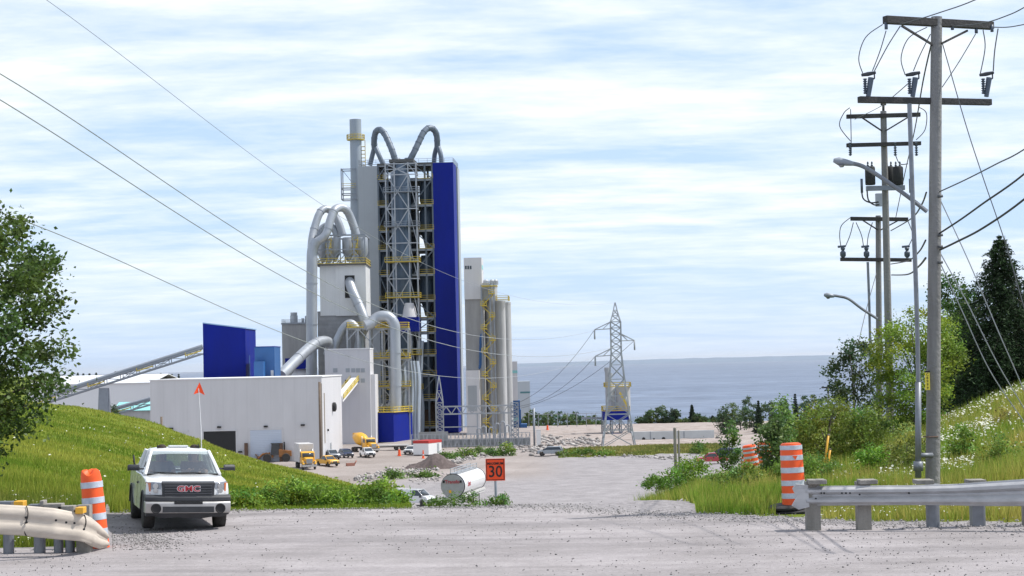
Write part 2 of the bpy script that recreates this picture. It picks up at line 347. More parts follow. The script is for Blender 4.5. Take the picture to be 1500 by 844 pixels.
for i in range(len(ys)-1): fs.append((2*i,2*i+1,2*i+3,2*i+2))
o=MB().add(vs,fs).build('sea',sm_); tag(o,'calm blue grey sea reaching the horizon','sea',kind='structure')
# far shore across the water: one low ridge, 30 km off; distance haze is put into its blue colour
q=MB(); pts=[]
for i in range(0,61):
    u=700+i*16; t=i/60; hh=(40+28*math.sin(min(1,t*2.2)*math.pi/2)+random.uniform(-4,4)); X=(u-750)/F*26000; pts.append((X,hh-40))
n=len(pts)
q.add([(x,26000,-42) for x,_ in pts]+[(x,26500,z) for x,z in pts]+[(x,28500,-42) for x,_ in pts],[(i,i+1,n+i+1,n+i) for i in range(n-1)]+[(n+i,n+i+1,2*n+i+1,2*n+i) for i in range(n-1)])
tag(q.build('far_shore_hills',mat('far_hills_haze_tint',(.13,.18,.25),.95,var=.1,scale=.001)),'low hills coloured haze blue on the far shore beyond the sea','hills',kind='structure')
# ================================================================ PLANT
M_wht=mat('white_wall_panel',(.58,.575,.59),.55,var=.06,scale=.35,streak=5,ribs=1.2,bump=.12)
M_whtr=mat('white_roof',(.78,.78,.78),.6,var=.03)
M_gryp=mat('grey_wall_panel',(.33,.355,.38),.5,var=.04,scale=.3,ribs=1.0,bump=.12)
M_blue=mat('deep_blue_panel',(.0007,.011,.215),.55,var=.14,scale=.25,ribs=1.2,bump=.15,spec=.15,streak=4)
M_mblue=mat('mid_blue_panel',(.018,.095,.27),.5,var=.08,scale=.4,ribs=1.2,bump=.15)
M_conc=mat('weathered_concrete',(.31,.31,.312),.9,var=.22,scale=.35,streak=5,bump=.2,bscale=1)
M_conl=mat('light_concrete',(.42,.425,.43),.9,var=.24,scale=.45,streak=6,bump=.2,bscale=1)
M_steel=mat('grey_painted_steel',(.25,.275,.31),.5,.2,var=.1,scale=1)
M_lst=mat('galvanised_steel',(.37,.39,.42),.5,.3,var=.15,scale=1)
M_duct=mat('duct_aluminium',(.36,.385,.42),.42,.4,var=.12,scale=.5,streak=3)
M_dduct=mat('dark_grey_duct',(.13,.16,.20),.5,.2,var=.15,scale=.5)
M_yel=mat('yellow_safety_paint',(.55,.42,.06),.6,var=.12,scale=2)
M_dark=mat('dark_opening',(.02,.02,.022),.8,var=.2)
M_ves=mat('blue_grey_vessel_and_shade',(.05,.085,.13),.45,.1,var=.25,scale=.4)  # vessel paint, also used where tower shade is put into the colour
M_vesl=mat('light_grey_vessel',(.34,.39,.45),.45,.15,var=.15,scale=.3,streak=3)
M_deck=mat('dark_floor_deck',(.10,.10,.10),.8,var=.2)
M_rust=mat('rusty_brown_steel',(.12,.07,.045),.8,var=.3,scale=2)
M_teal=mat('teal_band',(.25,.55,.55),.6)
M_black=mat('black_rubber',(.02,.02,.021),.75,var=.2,scale=6,bump=.2,bscale=40)
M_glass=mat('dark_window_glass',(.03,.04,.05),.08,var=.1,spec=.7)
M_red=mat('red_paint',(.45,.03,.025),.45,var=.08)
M_rollup=mat('pale_blue_door_panel',(.50,.56,.66),.5,var=.03,ribs=1.0,rax='Z',bump=.3)
TANR=math.tan(ROLL)
class Site:
    """local frame of one building: x to the right, y away, z up; lengths from the photograph at distance Y"""
    def __init__(s,Y,pc,yaw=0,base=None):
        s.Y=Y; s.pc=pc; s.s=Y/F*1.0007; s.o=G(pc,Y) if base is None else base; s.yaw=yaw; s.pb=proj(s.o)[1]; s.pxo=proj(s.o)[0]
    def xz(s,px,py):
        dx=px-s.pxo; dy=s.pb-py; c,q=math.cos(ROLL),math.sin(ROLL)
        return (dx*c+dy*q)*s.s,(dy*c-dx*q)*s.s
    def p(s,px,py,y=0):
        k=1+y/s.Y; x,z=s.xz(px,py); X=s.o.x+x; Z=s.o.z+z   # world point at depth Y, then pushed to depth Y+y along the sight line
        q=Vector((X,s.Y,Z-CAMZ))*k; q.z+=CAMZ
        l=q-s.o; c,t=math.cos(-s.yaw),math.sin(-s.yaw)
        return Vector((l.x*c-l.y*t,l.x*t+l.y*c,l.z))
    def fx(s,px,py): return s.xz(px,py)[0]
    def fz(s,px,py): return s.xz(px,py)[1]
    def root(s,name,label,cat,group=None): return empty(name,s.o,s.yaw,label,cat,group)
    def bx(s,mb,x0,x1,yt,yb,y0,y1,mi=0,zb=None):
        """box whose front face spans columns x0..x1 (read at row yt) and rows yt..yb"""
        xa,xb=s.fx(x0,yt),s.fx(x1,yt); z1=s.fz((x0+x1)/2,yt); z0=s.fz((x0+x1)/2,yb) if zb is None else zb
        return mb.box(xa,xb,y0,y1,z0,z1,mi)
def rail(mb,a,b,h=1.1,r=.05,mi=0,n=None):
    r*=.72
    a=Vector(a);b=Vector(b); u=Vector((0,0,1)); k=n or max(1,int((b-a).length/2))
    for t in (1,.55): mb.bar(a+u*h*t,b+u*h*t,r,mi)
    mb.bar(a+u*.08,b+u*.08,r*1.6,mi)
    for i in range(k+1):
        p=a.lerp(b,i/k); mb.bar(p,p+u*h,r*.9,mi)
def ringrail(mb,x0,x1,y0,y1,z,h=1.1,r=.05,mi=0):
    c=[(x0,y0,z),(x1,y0,z),(x1,y1,z),(x0,y1,z)]
    for i in range(4): rail(mb,c[i],c[(i+1)%4],h,r,mi)
def xbr(mb,a,b,c,d,r,mi=0): mb.bar(a,c,r,mi); mb.bar(b,d,r,mi)
def smooth_path(pts,k=5):
    pts=[Vector(p) for p in pts]; o=[]
    for i in range(len(pts)-1):
        p0=pts[max(i-1,0)];p1=pts[i];p2=pts[i+1];p3=pts[min(i+2,len(pts)-1)]
        for j in range(k):
            t=j/k; o.append(.5*((2*p1)+(p2-p0)*t+(2*p0-5*p1+4*p2-p3)*t*t+(3*p1-p0-3*p2+p3)*t**3))
    o.append(pts[-1]); return o
def duct(mb,pts,r,n=16,mi=0,flange=0,k=5):
    P_=smooth_path(pts,k); mb.path(P_,r,n,mi)
    if flange:
        L_=0
        for i in range(1,len(P_)):
            L_+= (P_[i]-P_[i-1]).length
            if L_>flange:
                L_=0; d=(P_[i]-P_[i-1]).normalized(); mb.path([P_[i]-d*.1,P_[i]+d*.1],(r if not hasattr(r,'__len__') else r[0])*1.09,n,mi)
    return mb
# ---- warehouse with doors
S=Site(350,345); t=S.root('warehouse','long flat-fronted white warehouse with roll-up doors below the blue building','warehouse')
x0,x1=S.fx(219,556),S.fx(470,553); zt=S.fz(345,555.5); D=40
q=MB(); q.box(x0,x1,0,D,-.6,zt); q.build('wall',M_wht,t)
q=MB(); q.box(x0-.15,x1+.15,-.15,D+.15,zt,zt+.18); q.build('roof',M_whtr,t)
q=MB(); q.box(x1-.35,x1+.05,-.06,.02,0,zt-1.2); q.box(x1+.02,x1+.12,3.6,4.4,3,zt-3); q.build('corner_downpipe',mat('tan_trim',(.36,.31,.26),.7),t)
def doorpart(a,b,yt,m,nm,frame=True):
    xa,xb=S.fx(a,yt),S.fx(b,yt); z=S.fz((a+b)/2,yt)
    d=MB().box(xa,xb,-.05,.03,0,z).build(nm,m,t)
    f=MB(); f.box(xa-.25,xa,-.10,.02,0,z+.25); f.box(xb,xb+.25,-.10,.02,0,z+.25); f.box(xa-.25,xb+.25,-.11,.02,z,z+.25); f.build('door_frame',M_wht,d)
    return d
d1=doorpart(298,345,632,M_dark,'open_doorway'); d2=doorpart(366,412,630,M_rollup,'roll_up_door')
d3=doorpart(256,274,633,M_wht,'side_door')
for px,py in ((251,628),(321,626),(389,625),(443,623),(320,656),(352,662)):
    x,z=S.xz(px,py); MB().box(x-.35,x+.35,-.45,.0,z-.15,z+.15).build('wall_lamp',M_dark,t)
for px in (361,412): 
    x,z=S.xz(px,649); MB().box(x-.3,x+.3,-1.0,-.4,0,z).build('door_guard_post',M_rust,t)
x,z=x1,S.fz(484,600); MB().lathe((x1+.1,20,z),[(.9,0),(.9,.5),(.5,.7)],12,ax='x').build('exhaust_fan',M_dark,t)
MB().box(x1,x1+.08,14,16.4,0,2.6).build('personnel_door',M_gryp,t)
MB().box(x1,x1+.3,9,9.5,5,5.4).build('wall_lamp',M_dark,t)
# ---- blue buildings on the far side of the warehouse
S=Site(396,335); t=S.root('blue_building','tall deep blue slab-sided building rising behind the warehouse roof at the conveyor head','building')
xa,xb=S.fx(296,480),S.fx(358,480); z1=S.fz(296,474.5); z2=S.fz(358,482); D=16
q=MB(); q.add([(xa,0,0),(xb,0,0),(xb,D,0),(xa,D,0),(xa,0,z1),(xb,0,z2),(xb,D,z2),(xa,D,z1)],[(0,1,2,3),(4,7,6,5),(0,4,5,1),(1,5,6,2),(2,6,7,3),(3,7,4,0)]); q.build('wall',M_blue,t)
q=MB(); q.bar((xa,-.05,z1+.1),(xb+.1,-.05,z2+.1),.12); q.bar((xb+.1,0,z2+.1),(xb+.1,D,z2+.1),.12); q.build('roof_edge',mat('pale_blue_trim',(.25,.4,.6),.5),t)
MB().box(xb-.02,xb+.06,5,6.2,0,20).build('downpipe',M_mblue,t)
S=Site(392,387); t=S.root('blue_annex','mid blue annex with a small lean-to, right of the tall blue building','annex')
q=MB(); S.bx(q,372,401,509,700,0,10,zb=0); q.build('wall',M_mblue,t)
q=MB(); S.bx(q,371.5,401.5,508,509,-.2,10.2); q.build('roof_edge',M_blue,t)
q=MB(); S.bx(q,374,388,530,560,-3,0,zb=0); q.build('lean_to',M_mblue,t)
q=MB(); S.bx(q,396,400,543,552,-.06,0); q.build('door',M_wht,t)
# ---- far white storage hall and teal roofed hall
S=Site(520,120); t=S.root('storage_hall','long low white storage hall behind the grassy hill','storage hall')
xa,xb=S.fx(40,552),S.fx(222,552); zt=S.fz(130,563); zr=S.fz(130,551)
q=MB(); q.add([(xa,0,-2),(xb,0,-2),(xb,50,-2),(xa,50,-2),(xa,0,zt),(xb,0,zt),(xb,50,zt),(xa,50,zt)],[(0,4,5,1),(1,5,6,2),(2,6,7,3),(3,7,4,0)]); q.build('wall',mat('bright_white_panel',(.72,.73,.75),.5,var=.02),t)
q=MB(); q.add([(xa,-.4,zt),(xb,-.4,zt),(xb,25,zr),(xa,25,zr),(xb,50.4,zt),(xa,50.4,zt)],[(0,1,2,3),(3,2,4,5)]); q.build('roof',mat('light_grey_roof',(.66,.68,.70),.5,var=.03),t,solid=.2)
S=Site(450,200); t=S.root('teal_roofed_shed','low shed with a teal roof behind the hill, under the conveyors','shed')
xa,xb=S.fx(165,595),S.fx(232,595); zt=S.fz(200,602); zr=S.fz(200,590)
q=MB(); q.box(xa,xb,0,14,-1,zt); q.build('wall',M_conl,t)
q=MB(); q.add([(xa,-.5,zt+.02),(xb,-.5,zt+.02),(xb,7,zr),(xa,7,zr),(xb,14.5,zt+.02),(xa,14.5,zt+.02)],[(0,1,2,3),(3,2,4,5)]); q.build('roof',M_teal,t,solid=.12)
# ---- conveyors
def conveyor(name,label,a,b,wd,ht,mroof,pill=()):
    a=Vector(a);b=Vector(b); t=empty(name,a,0,label,'conveyor'); e=b-a; k=int(e.length/3.2); sd=Vector((0,wd/2,0))
    q=MB(); q.path([Vector((0,0,ht*.95)),e+Vector((0,0,ht*.95))],wd*.19,10); q.build('belt_cover',M_steel,t)
    q=MB()
    for s_ in (-1,1):
        for h in (ht*.25,ht*.8): q.bar(sd*s_+Vector((0,0,h)),e+sd*s_+Vector((0,0,h)),.16)
        for i in range(k):
            p=e*(i/k)+sd*s_; r_=e*((i+1)/k)+sd*s_; u=Vector((0,0,ht*.55)); p.z+=ht*.25; r_.z+=ht*.25; q.bar(p,p+u,.08); q.bar(p,r_+u if i%2 else r_,.07); q.bar(p+u,r_,.07)
    q.build('truss',M_steel,t)
    for i in range(0,k,3):
        q=MB()
        p=e*(i/k)+sd*-1.15+Vector((0,0,ht*.55)); r_=e*((i+1)/k)+sd*-1.15+Vector((0,0,ht*.55)); q.bar(p,r_,.13); q.bar(p,p+Vector((0,0,.7)),.07); q.build('walkway_rail',M_yel,t)
    for (P0,w0,w1,zb) in pill:
        z=P0.z-a.z; q=MB(); c=P0-a; q.add([(c.x-w1,-w1,zb-a.z),(c.x+w1,-w1,zb-a.z),(c.x+w1,w1,zb-a.z),(c.x-w1,w1,zb-a.z),(c.x-w0,-w0,z),(c.x+w0,-w0,z),(c.x+w0,w0,z),(c.x-w0,w0,z)],[(0,1,2,3),(4,5,6,7),(0,1,5,4),(1,2,6,5),(2,3,7,6),(3,0,4,7)]); q.build('support_tower',M_steel,t)
A=W(60,597,395); B=W(297,522,395); P0=A.lerp(B,.39); P0.z-=.1
conveyor('belt_conveyor','long enclosed belt conveyor climbing from the hill to the tall blue building',A,B,2.6,2.1,M_lst,[(P0,.9,1.5,-14)])
A=W(165,612,430); B=W(222,596,430); conveyor('belt_conveyor','short lower belt conveyor under the long one, beside the warehouse corner',A,B,2.4,2.0,M_lst)
# ---- grey silo on the left of the raw mill
S=Site(500,431); t=S.root('concrete_silo','square grey concrete silo with a small vent on top, left of the duct tower','silo')
q=MB(); S.bx(q,412,452,475,700,0,8,zb=0); q.build('wall',M_conc,t)
q=MB(); S.bx(q,411,453,473.5,475.5,-.3,8.3); ringrail(q,S.fx(412,473),S.fx(452,473),0,8,S.fz(430,473.5),.9,.06); q.build('roof_rail',M_steel,t)
x,z=S.xz(428,473); MB().lathe((x,3,z),[(1.0,0),(1.0,1.9),(.75,2.0),(.9,2.1),(.9,2.7)],12).build('roof_vent',M_lst,t)
for px,hh in ((441,1.2),(446,1.8)):
    x,z=S.xz(px,473); MB().lathe((x,3,z),[(.35,0),(.35,hh)],8).build('vent_pipe',M_lst,t)
S=Site(470,436); t=S.root('blue_hopper_house','low blue hopper house with a white cone roof, tucked under the big diagonal duct','hopper house')
q=MB(); S.bx(q,417,455,525,541,0,7); q.build('wall',M_blue,t)
x,z=S.xz(441,556); zt=S.fz(441,541); MB().lathe((x,3,0),[(3.2,0),(3.2,z+.3),(1.8,zt),(1.0,zt)],20).build('cone_hopper',M_wht,t)
# ---- raw mill building with ducts
S=Site(450,500); t=S.root('mill_building','white over grey concrete mill tower wrapped in big silver ducts','mill building')
q=MB(); S.bx(q,467,490.5,389,463,0.25,14); S.bx(q,490,534.5,389,463,0,14); q.build('upper_wall',mat('mill_white',(.60,.61,.62),.55,var=.05,scale=.3,ribs=.8,bump=.12),t)
q=MB(); S.bx(q,464,533.5,456,700,.45,13.5,zb=0); q.build('concrete_wall',mat('banded_concrete',(.26,.265,.275),.9,var=.16,scale=.5,ribs=.35,rax='Z',bump=.3),t)
q=MB(); S.bx(q,504,518.5,404,437,-.05,.05); q.build('duct_opening',M_dark,t)
q=MB(); S.bx(q,462,536,387,389.2,-1.0,15,0); q.build('top_deck',M_deck,t)
z=S.fz(500,387); q=MB(); ringrail(q,S.fx(463,387),S.fx(535,387),-.9,14.8,z,1.3,.09); q.build('top_railing',M_yel,t)
for px in (466,476,487,507,527):
    pr=t
    x=S.fx(px,345); zt=S.fz(px,347); zb=S.fz(px,385); yy=3.5 if px in(487,507,527) else 9; r=1.45
    q=MB(); q.lathe((x,yy,zb),[(.35,.4),(r,2.6),(r,zt-zb-.3),(r*.9,zt-zb)],16); q.build('cyclone_filter',M_duct,t)
q=MB(); xs=[S.fx(p,345) for p in (462,479,497,517,533)]; zt=S.fz(500,345)
for x in xs:
    for yy in (0,13): q.bar((x,yy,z),(x,yy,zt),.16)
for yy in (0,13):
    q.bar((xs[0],yy,zt),(xs[-1],yy,zt),.2)
    q.bar((xs[0],yy,(z+zt)/2),(xs[-1],yy,(z+zt)/2),.12)
    for a,b in zip(xs[:-1],xs[1:]): q.bar((a,yy,z),(b,yy,z+3),.1); q.bar((b,yy,z),(a,yy,z+3),.1)
for x in (xs[0],xs[-1]): q.bar((x,0,zt),(x,13,zt),.2)
q.build('filter_frame',M_steel,t)
q=MB()
for a,b in ((515,523),(476,484)):
    for py in (352,363,374): 
        q.box(S.fx(a,py),S.fx(b,py),.5,2,S.fz(a,py),S.fz(a,py)+.12); rail(q,(S.fx(a,py),.4,S.fz(a,py)),(S.fx(b,py),.4,S.fz(b,py)),1.0,.08)
    q.bar((S.fx(a,374),.3,z),(S.fx(b,352),.3,S.fz(b,352)),.1)
q.build('yellow_stair',M_yel,t)
q=MB(); duct(q,[S.p(457,600,-3),S.p(456,540,-3),S.p(456,460,-3),S.p(456,392,-3),S.p(457,366,-3),S.p(463,352,-3)],1.28,18,flange=9); q.build('riser_duct',M_duct,t)
q=MB(); duct(q,[S.p(461,356,-3),S.p(476,344,-3),S.p(483,322,-2),S.p(489,308,-1),S.p(498,304.5,1),S.p(507,309,2),S.p(515,326,3),S.p(521,345,3.5)],.98,16,flange=4.5); q.build('arched_duct',M_duct,t)
q=MB(); duct(q,[S.p(455,362,0),S.p(456,350,1),S.p(459,336,2),S.p(465,317,3),S.p(471,308,4),S.p(480,307,5),S.p(489,316,6),S.p(496,330,6),S.p(501,346,6)],.92,16,flange=4.5); q.build('arched_duct',M_duct,t)
q=MB(); duct(q,[S.p(461,350,6),S.p(470,336,7),S.p(480,331,7),S.p(489,337,7),S.p(493,348,7)],.9,14); q.build('arched_duct',M_duct,t)
q=MB(); duct(q,[S.p(512,411,1.5),S.p(512,416,-.5),S.p(517,430,-2),S.p(526,450,-3),S.p(533,468,-4),S.p(534,478,-4),S.p(529,490,-4),S.p(525,512,-4)],1.15,18,flange=8); q.build('downcomer_duct',M_duct,t)
q=MB(); duct(q,[S.p(411,551,-30),S.p(432,530,-22),S.p(452,511,-14),S.p(466,502,-9),S.p(478,501,-6),S.p(484,508,-5),S.p(481,520,-4)],[1.25]*31,18,flange=10); q.build('diagonal_duct',M_duct,t)
q=MB(); duct(q,[S.p(487,522,-5),S.p(491,506,-5),S.p(498,490,-5),S.p(504,480,-5),S.p(512,474.5,-5),S.p(520,480,-5),S.p(526,495,-5),S.p(527,515,-5)],1.0,16,flange=6); q.build('short_arched_duct',M_duct,t)
# ---- white middle building
S=Site(425,512); t=S.root('white_tower_building','tall plain white building with small louvres, between warehouse and steel frame','building')
q=MB(); S.bx(q,475,541,512.5,700,0,11,zb=0); q.build('wall',M_wht,t)
q=MB(); S.bx(q,541,548,549,700,1.2,12,zb=0); q.build('side_bay',M_wht,t)
q=MB(); S.bx(q,474.5,541.5,511,512.5,-.15,11.1); q.build('roof_edge',M_whtr,t)
for a,b,c,d in ((487.5,494,540,546),(506,512,540,546),(514,520,540,546),(521,527,540,546),(528,534,540,546),(520,526,555,561),(528,534,555,561)):
    q=MB(); S.bx(q,a,b,c,d,-.06,.05); q.build('louvre',M_gryp,t)
q=MB(); S.bx(q,514,519,555,561,-.06,.05); S.bx(q,505,510,557,562,-.06,.05); q.build('conveyor_opening',M_dark,t)
a=S.p(519,558,-.2); b=S.p(497,585,-9); q=MB(); q.path([a,b],[1.0,1.0],4); q.build('chute',M_whtr,t); q=MB(); rail(q,a+Vector((.9,0,.1)),b+Vector((.9,0,.1)),1.0,.09); rail(q,a+Vector((-.9,0,.1)),b+Vector((-.9,0,.1)),1.0,.05); q.build('chute_rail',M_yel,t)
# ---- steel frame with yellow platforms, ducts over it
S=Site(440,552); t=S.root('steel_pipe_frame','open galvanised steel frame with yellow platforms carrying a tall silver duct','steel frame')
cols_=[508,524,541,559,577,597]; q=MB()
ground=0
for i,px in enumerate(cols_):
    for yy in (0,7):
        x=S.fx(px,482); q.bar((x,yy,0),(x,yy,S.fz(px,482)),.2)
for py in (482,527,568,605):
    a=cols_[0] if py==482 else cols_[2] if py<600 else cols_[3]
    for yy in (0,7): q.bar((S.fx(a,py),yy,S.fz(a,py)),(S.fx(597,py),yy,S.fz(597,py)),.22)
    for px in cols_:
        if px>=a: q.bar((S.fx(px,py),0,S.fz(px,py)),(S.fx(px,py),7,S.fz(px,py)),.15)
lv=[482,500,527,548,568,588,605,640]
for i in range(len(lv)-1):
    for j in range(2 if lv[i]>=500 else 0,5):
        if (i+j)%2: q.bar((S.fx(cols_[j],lv[i]),-.1,S.fz(cols_[j],lv[i])),(S.fx(cols_[j+1],lv[i+1]),-.1,S.fz(cols_[j+1],lv[i+1])),.11)
        else: q.bar((S.fx(cols_[j+1],lv[i]),-.1,S.fz(cols_[j+1],lv[i])),(S.fx(cols_[j],lv[i+1]),-.1,S.fz(cols_[j],lv[i+1])),.11)
q.build('frame',M_lst,t)
for py,a,b in ((482,508,549),(482,565,597),(482,549,565),(527,541,574),(527,580,599),(568,553,575),(568,580,600),(606,553,603)):
    q=MB(); x,xx=S.fx(a,py),S.fx(b,py); z=S.fz(a,py)+.25; q.box(x,xx,-.8,6.8,z-.1,z); ringrail(q,x,xx,-.8,6.8,z,1.15,.085)
    # kick boards read as solid yellow from afar
    q.box(x,xx,-.86,-.82,z,z+.18); q.build('platform',M_yel,t)
q=MB(); duct(q,[S.p(534,478,-3.5),S.p(543,474,-3),S.p(550,467,-2.5),S.p(560,463.5,-2.5),S.p(570,466,-2.5),S.p(577,476,-2.5),S.p(578,490,-2.5),S.p(579,540,-2.5),S.p(579.5,600,-2.5),S.p(580,612,-2.5)],1.25,18,flange=7); q.build('tall_duct',M_duct,t)
for px in (548,558,567):
    x,z=S.xz(px,606); q=MB(); q.lathe((x,3,z),[(.9,0),(.9,1.6),(.4,2.2)],12); q.build('fan_unit',M_wht,t)
for px in (586,592,603,607,612):
    q=MB(); duct(q,[S.p(px,655,3),S.p(px,600+px%7*4,3),S.p(px+1,560,4),S.p(px-2,530,5)],.55,8); q.build('process_pipe',M_vesl,t)
# ---- blue corner block
S=Site(432,577); t=S.root('blue_block','squat blue box building with a yellow roof rail, at the foot of the steel frame','building')
S.yaw=R(-22); t.rotation_euler.z=S.yaw
wa=29*S.s/math.cos(S.yaw); q=MB(); zt=S.fz(577,604.5); q.box(-wa,0,0,10,0,zt); q.build('wall',M_blue,t)
q=MB(); ringrail(q,-wa,0,0,10,zt,1.2,.09); q.box(-wa-.3,.3,-.3,10.3,zt,zt+.12); q.build('roof_rail',M_yel,t)
# ---- stack
S=Site(505,519); t=S.root('exhaust_stack','tall slim grey steel chimney with ring platforms beside the preheater tower','chimney')
zt=S.fz(519,174.5); x=S.fx(519,175); q=MB(); r=8.6*S.s; q.lathe((x,0,0),[(r*1.25,0),(r*1.2,20),(r*1.12,zt*.72),(r,zt*.8),(r,zt),(r*.9,zt),(r*.9,zt-1)],24); q.build('flue',mat('stack_paint',(.30,.34,.38),.5,.2,var=.07,scale=.3,streak=4),t)
for py,ex in ((201,4.5),):
    z=S.fz(519,py+3); q=MB(); R_=r+ex*S.s; q.lathe((x,0,z-.2),[(r,0),(R_,0),(R_,.2),(r,.25)],20)
    for i in range(20):
        g0,g1=2*math.pi*i/20,2*math.pi*(i+1)/20; a=Vector((x+R_*math.cos(g0),R_*math.sin(g0),z));b=Vector((x+R_*math.cos(g1),R_*math.sin(g1),z))
        q.bar(a+Vector((0,0,1.2)),b+Vector((0,0,1.2)),.08); q.bar(a+Vector((0,0,.6)),b+Vector((0,0,.6)),.06); q.bar(a,a+Vector((0,0,1.2)),.06)
    q.build('ring_platform',M_yel,t)
q=MB()
for i in range(14):
    z=S.fz(530,215+i*5.5); q.box(x+r,x+r+.9,-.5,.5,z,z+.12)
q.bar((x+r+.9,-.5,S.fz(530,290)),(x+r+.9,-.5,S.fz(530,205)),.06); q.bar((x+r+.9,.5,S.fz(530,290)),(x+r+.9,.5,S.fz(530,205)),.06)
q.build('ladder_cage',M_yel,t)
q=MB(); xa,xb=S.fx(500,270),S.fx(522,270); za,zb=S.fz(510,248),S.fz(510,293)
for X_ in (xa,xb):
    for yy in (-2.5,2.5): q.bar((X_,yy,zb),(X_,yy,za),.14)
for py in (249,277,285,293):
    z=S.fz(510,py)
    for yy in (-2.5,2.5): q.bar((xa,yy,z),(xb,yy,z),.13)
    for X_ in (xa,xb): q.bar((X_,-2.5,z),(X_,2.5,z),.13)
q.bar((xa,-2.5,za),(xb,-2.5,S.fz(510,277)),.08); q.build('service_frame',M_steel,t)
q=MB(); z=S.fz(510,277); rail(q,(xa,-2.5,z),(xb,-2.5,z),1.2,.09); q.build('frame_rail',M_yel,t)
# ---- preheater tower
S=Site(480,600,R(-3.2)); t=S.root('preheater_tower','huge tower of open steel floors between grey and deep blue walls, topped by looping ducts','tower')
top=S.fz(600,240)
q=MB(); S.bx(q,523,551,243,700,0,16,zb=0); q.build('grey_wall',M_gryp,t)
q=MB(); S.bx(q,633,663,238.5,634,0,9); q.build('blue_wall',M_blue,t)
q=MB(); x=S.fx(663,240); q.box(x-2.5,x-.3,9,13,S.fz(663,634),top); q.build('gap_shade_fill',M_ves,t)  # box filling the open gap, the gap's shade put into its dark colour
q=MB(); q.box(x-4,x,13,19,S.fz(663,640),top+.2); q.build('rear_grey_wall',M_gryp,t)
q=MB(); xa,xb=S.fx(551,243),S.fx(633,243)
q.box(xa,S.fx(600,243)+.3,16,16.4,10,top-2); q.box(S.fx(611,243),xb,15.9,16.3,5,top-3.5); q.build('rear_shade_panel',M_ves,t)  # dark back panel: shade of the open floors is put into its colour
floors=[240,262,300,337,365,402,440,466,487,520,550,585,625]
xm1,xm2=S.fx(566,243),S.fx(599,243)
q=MB()
for py in floors:
    z=S.fz(600,py); hh=.45
    q.box(xa,xb,.6,15.6,z-hh,z)
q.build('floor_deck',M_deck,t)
q=MB()
for py in floors:
    z=S.fz(600,py); q.box(xa,xb,.2,.6,z-.55,z+.02)
q.build('edge_beam',M_steel,t)
q=MB()
for px in (552,566,583,608,621,632):
    x=S.fx(px,243); q.box(x-.22,x+.22,.1,.55,0,top)
    if px in(552,621,632): q.box(x-.25,x+.25,8,8.5,0,top)
for i in range(len(floors)-1):
    a,b=floors[i],floors[i+1]
    pa=(xa,.05,S.fz(552,a)); 
    if i%2==0: q.bar((xa,.05,S.fz(551,b)),(xm1,.05,S.fz(566,a)),.13)
    else: q.bar((xa,.05,S.fz(551,a)),(xm1,.05,S.fz(566,b)),.13)
    if i%3==0: q.bar((xm2+.5,.05,S.fz(610,a)),(xb,.05,S.fz(632,b)),.14)
    elif i%3==1: q.bar((xm2+.5,.05,S.fz(610,b)),(xb,.05,S.fz(632,a)),.14)
q.build('columns_and_braces',mat('tower_steel_shade_dark',(.11,.135,.165),.5,.2,var=.15),t)  # inner steel coloured darker than the front lattice to carry interior shade
q=MB()
lv=[242,258,308,358,410,462,512,562,612,645]
for X_ in (xm1,S.fx(583,243)*0+xm1+2.2,xm2,xm2+2):
    q.bar((X_,-4,0),(X_,-4,top),.16)
for i in range(len(lv)-1):
    za,zb=S.fz(587,lv[i]),S.fz(587,lv[i+1]); zm_=(za+zb)/2; q.bar((xm1,-4,zm_),(xm2+2,-4,zm_),.12); q.bar((xm1,-4,za),(xm2+2,-4,za),.14); q.bar((xm1,-4,za),(xm1,.2,za),.12); q.bar((xm2+2,-4,za),(xm2+2,.2,za),.12)
    xbr(q,(xm1+.2,-4.1,za),(xm2,-4.1,za),(xm2,-4.1,zb),(xm1+.2,-4.1,zb),.12); q.bar((xm2+2,-4,za),(xm2+2,.2,zb),.1); q.bar((xm2+2,-4,zb),(xm2,-4,za),.09)
q.build('front_lattice',M_lst,t)
for py in floors[1:]:
    yl=MB(); z=S.fz(600,py); rail(yl,(xa,.0,z),(xm1,.0,z),1.1,.06); yl.build('floor_railing',M_yel,t); yl=MB(); rail(yl,(xm2+2,.0,z),(xb,.0,z),1.1,.06); yl.build('floor_railing',M_yel,t)
for py in (283,333,385,437,520,570):
    yl=MB(); z=S.fz(600,py); rail(yl,(xm1-.5,-4.4,z),(xm2+2.4,-4.4,z),1.2,.085); yl.box(xm1-.5,xm2+2.4,-4.4,-.1,z-.1,z); rail(yl,(xm2+2.4,-4.4,z),(xm2+2.4,0,z),1.2,.085); yl.build('floor_railing',M_yel if py not in (283,333) else M_steel,t)
for px,pys in ((559,(285,380,470,560)),(622,(278,322,392,422,520,560))):
    for k,py in enumerate(pys):
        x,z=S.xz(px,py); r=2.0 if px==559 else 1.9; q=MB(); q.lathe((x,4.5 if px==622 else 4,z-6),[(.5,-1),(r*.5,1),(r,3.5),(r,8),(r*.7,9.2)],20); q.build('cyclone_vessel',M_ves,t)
q=MB(); xc=S.fx(587,243)
q.lathe((xc,-.9,0),[(1.3,20)]+[(z_r,z) for z,z_r in [(22,1.9),(S.fz(587,470),2.2),(S.fz(587,400),2.2),(S.fz(587,398),2.35),(S.fz(587,392),1.9),(S.fz(587,345),2.0),(S.fz(587,330),1.5),(S.fz(587,310),2.3),(S.fz(587,262),2.3),(S.fz(587,240),1.1)]],20); q.build('riser_vessel',mat('blue_grey_riser',(.085,.125,.18),.4,.2,var=.2,scale=.4,streak=3),t)
q=MB(); q.lathe((xm1+1.6,.5,20),[(.85,0),(.85,top-22)],14); q.lathe((xm2-1.1,.2,20),[(1.15,0),(1.15,top-24)],16); q.build('side_riser_duct',M_vesl,t)
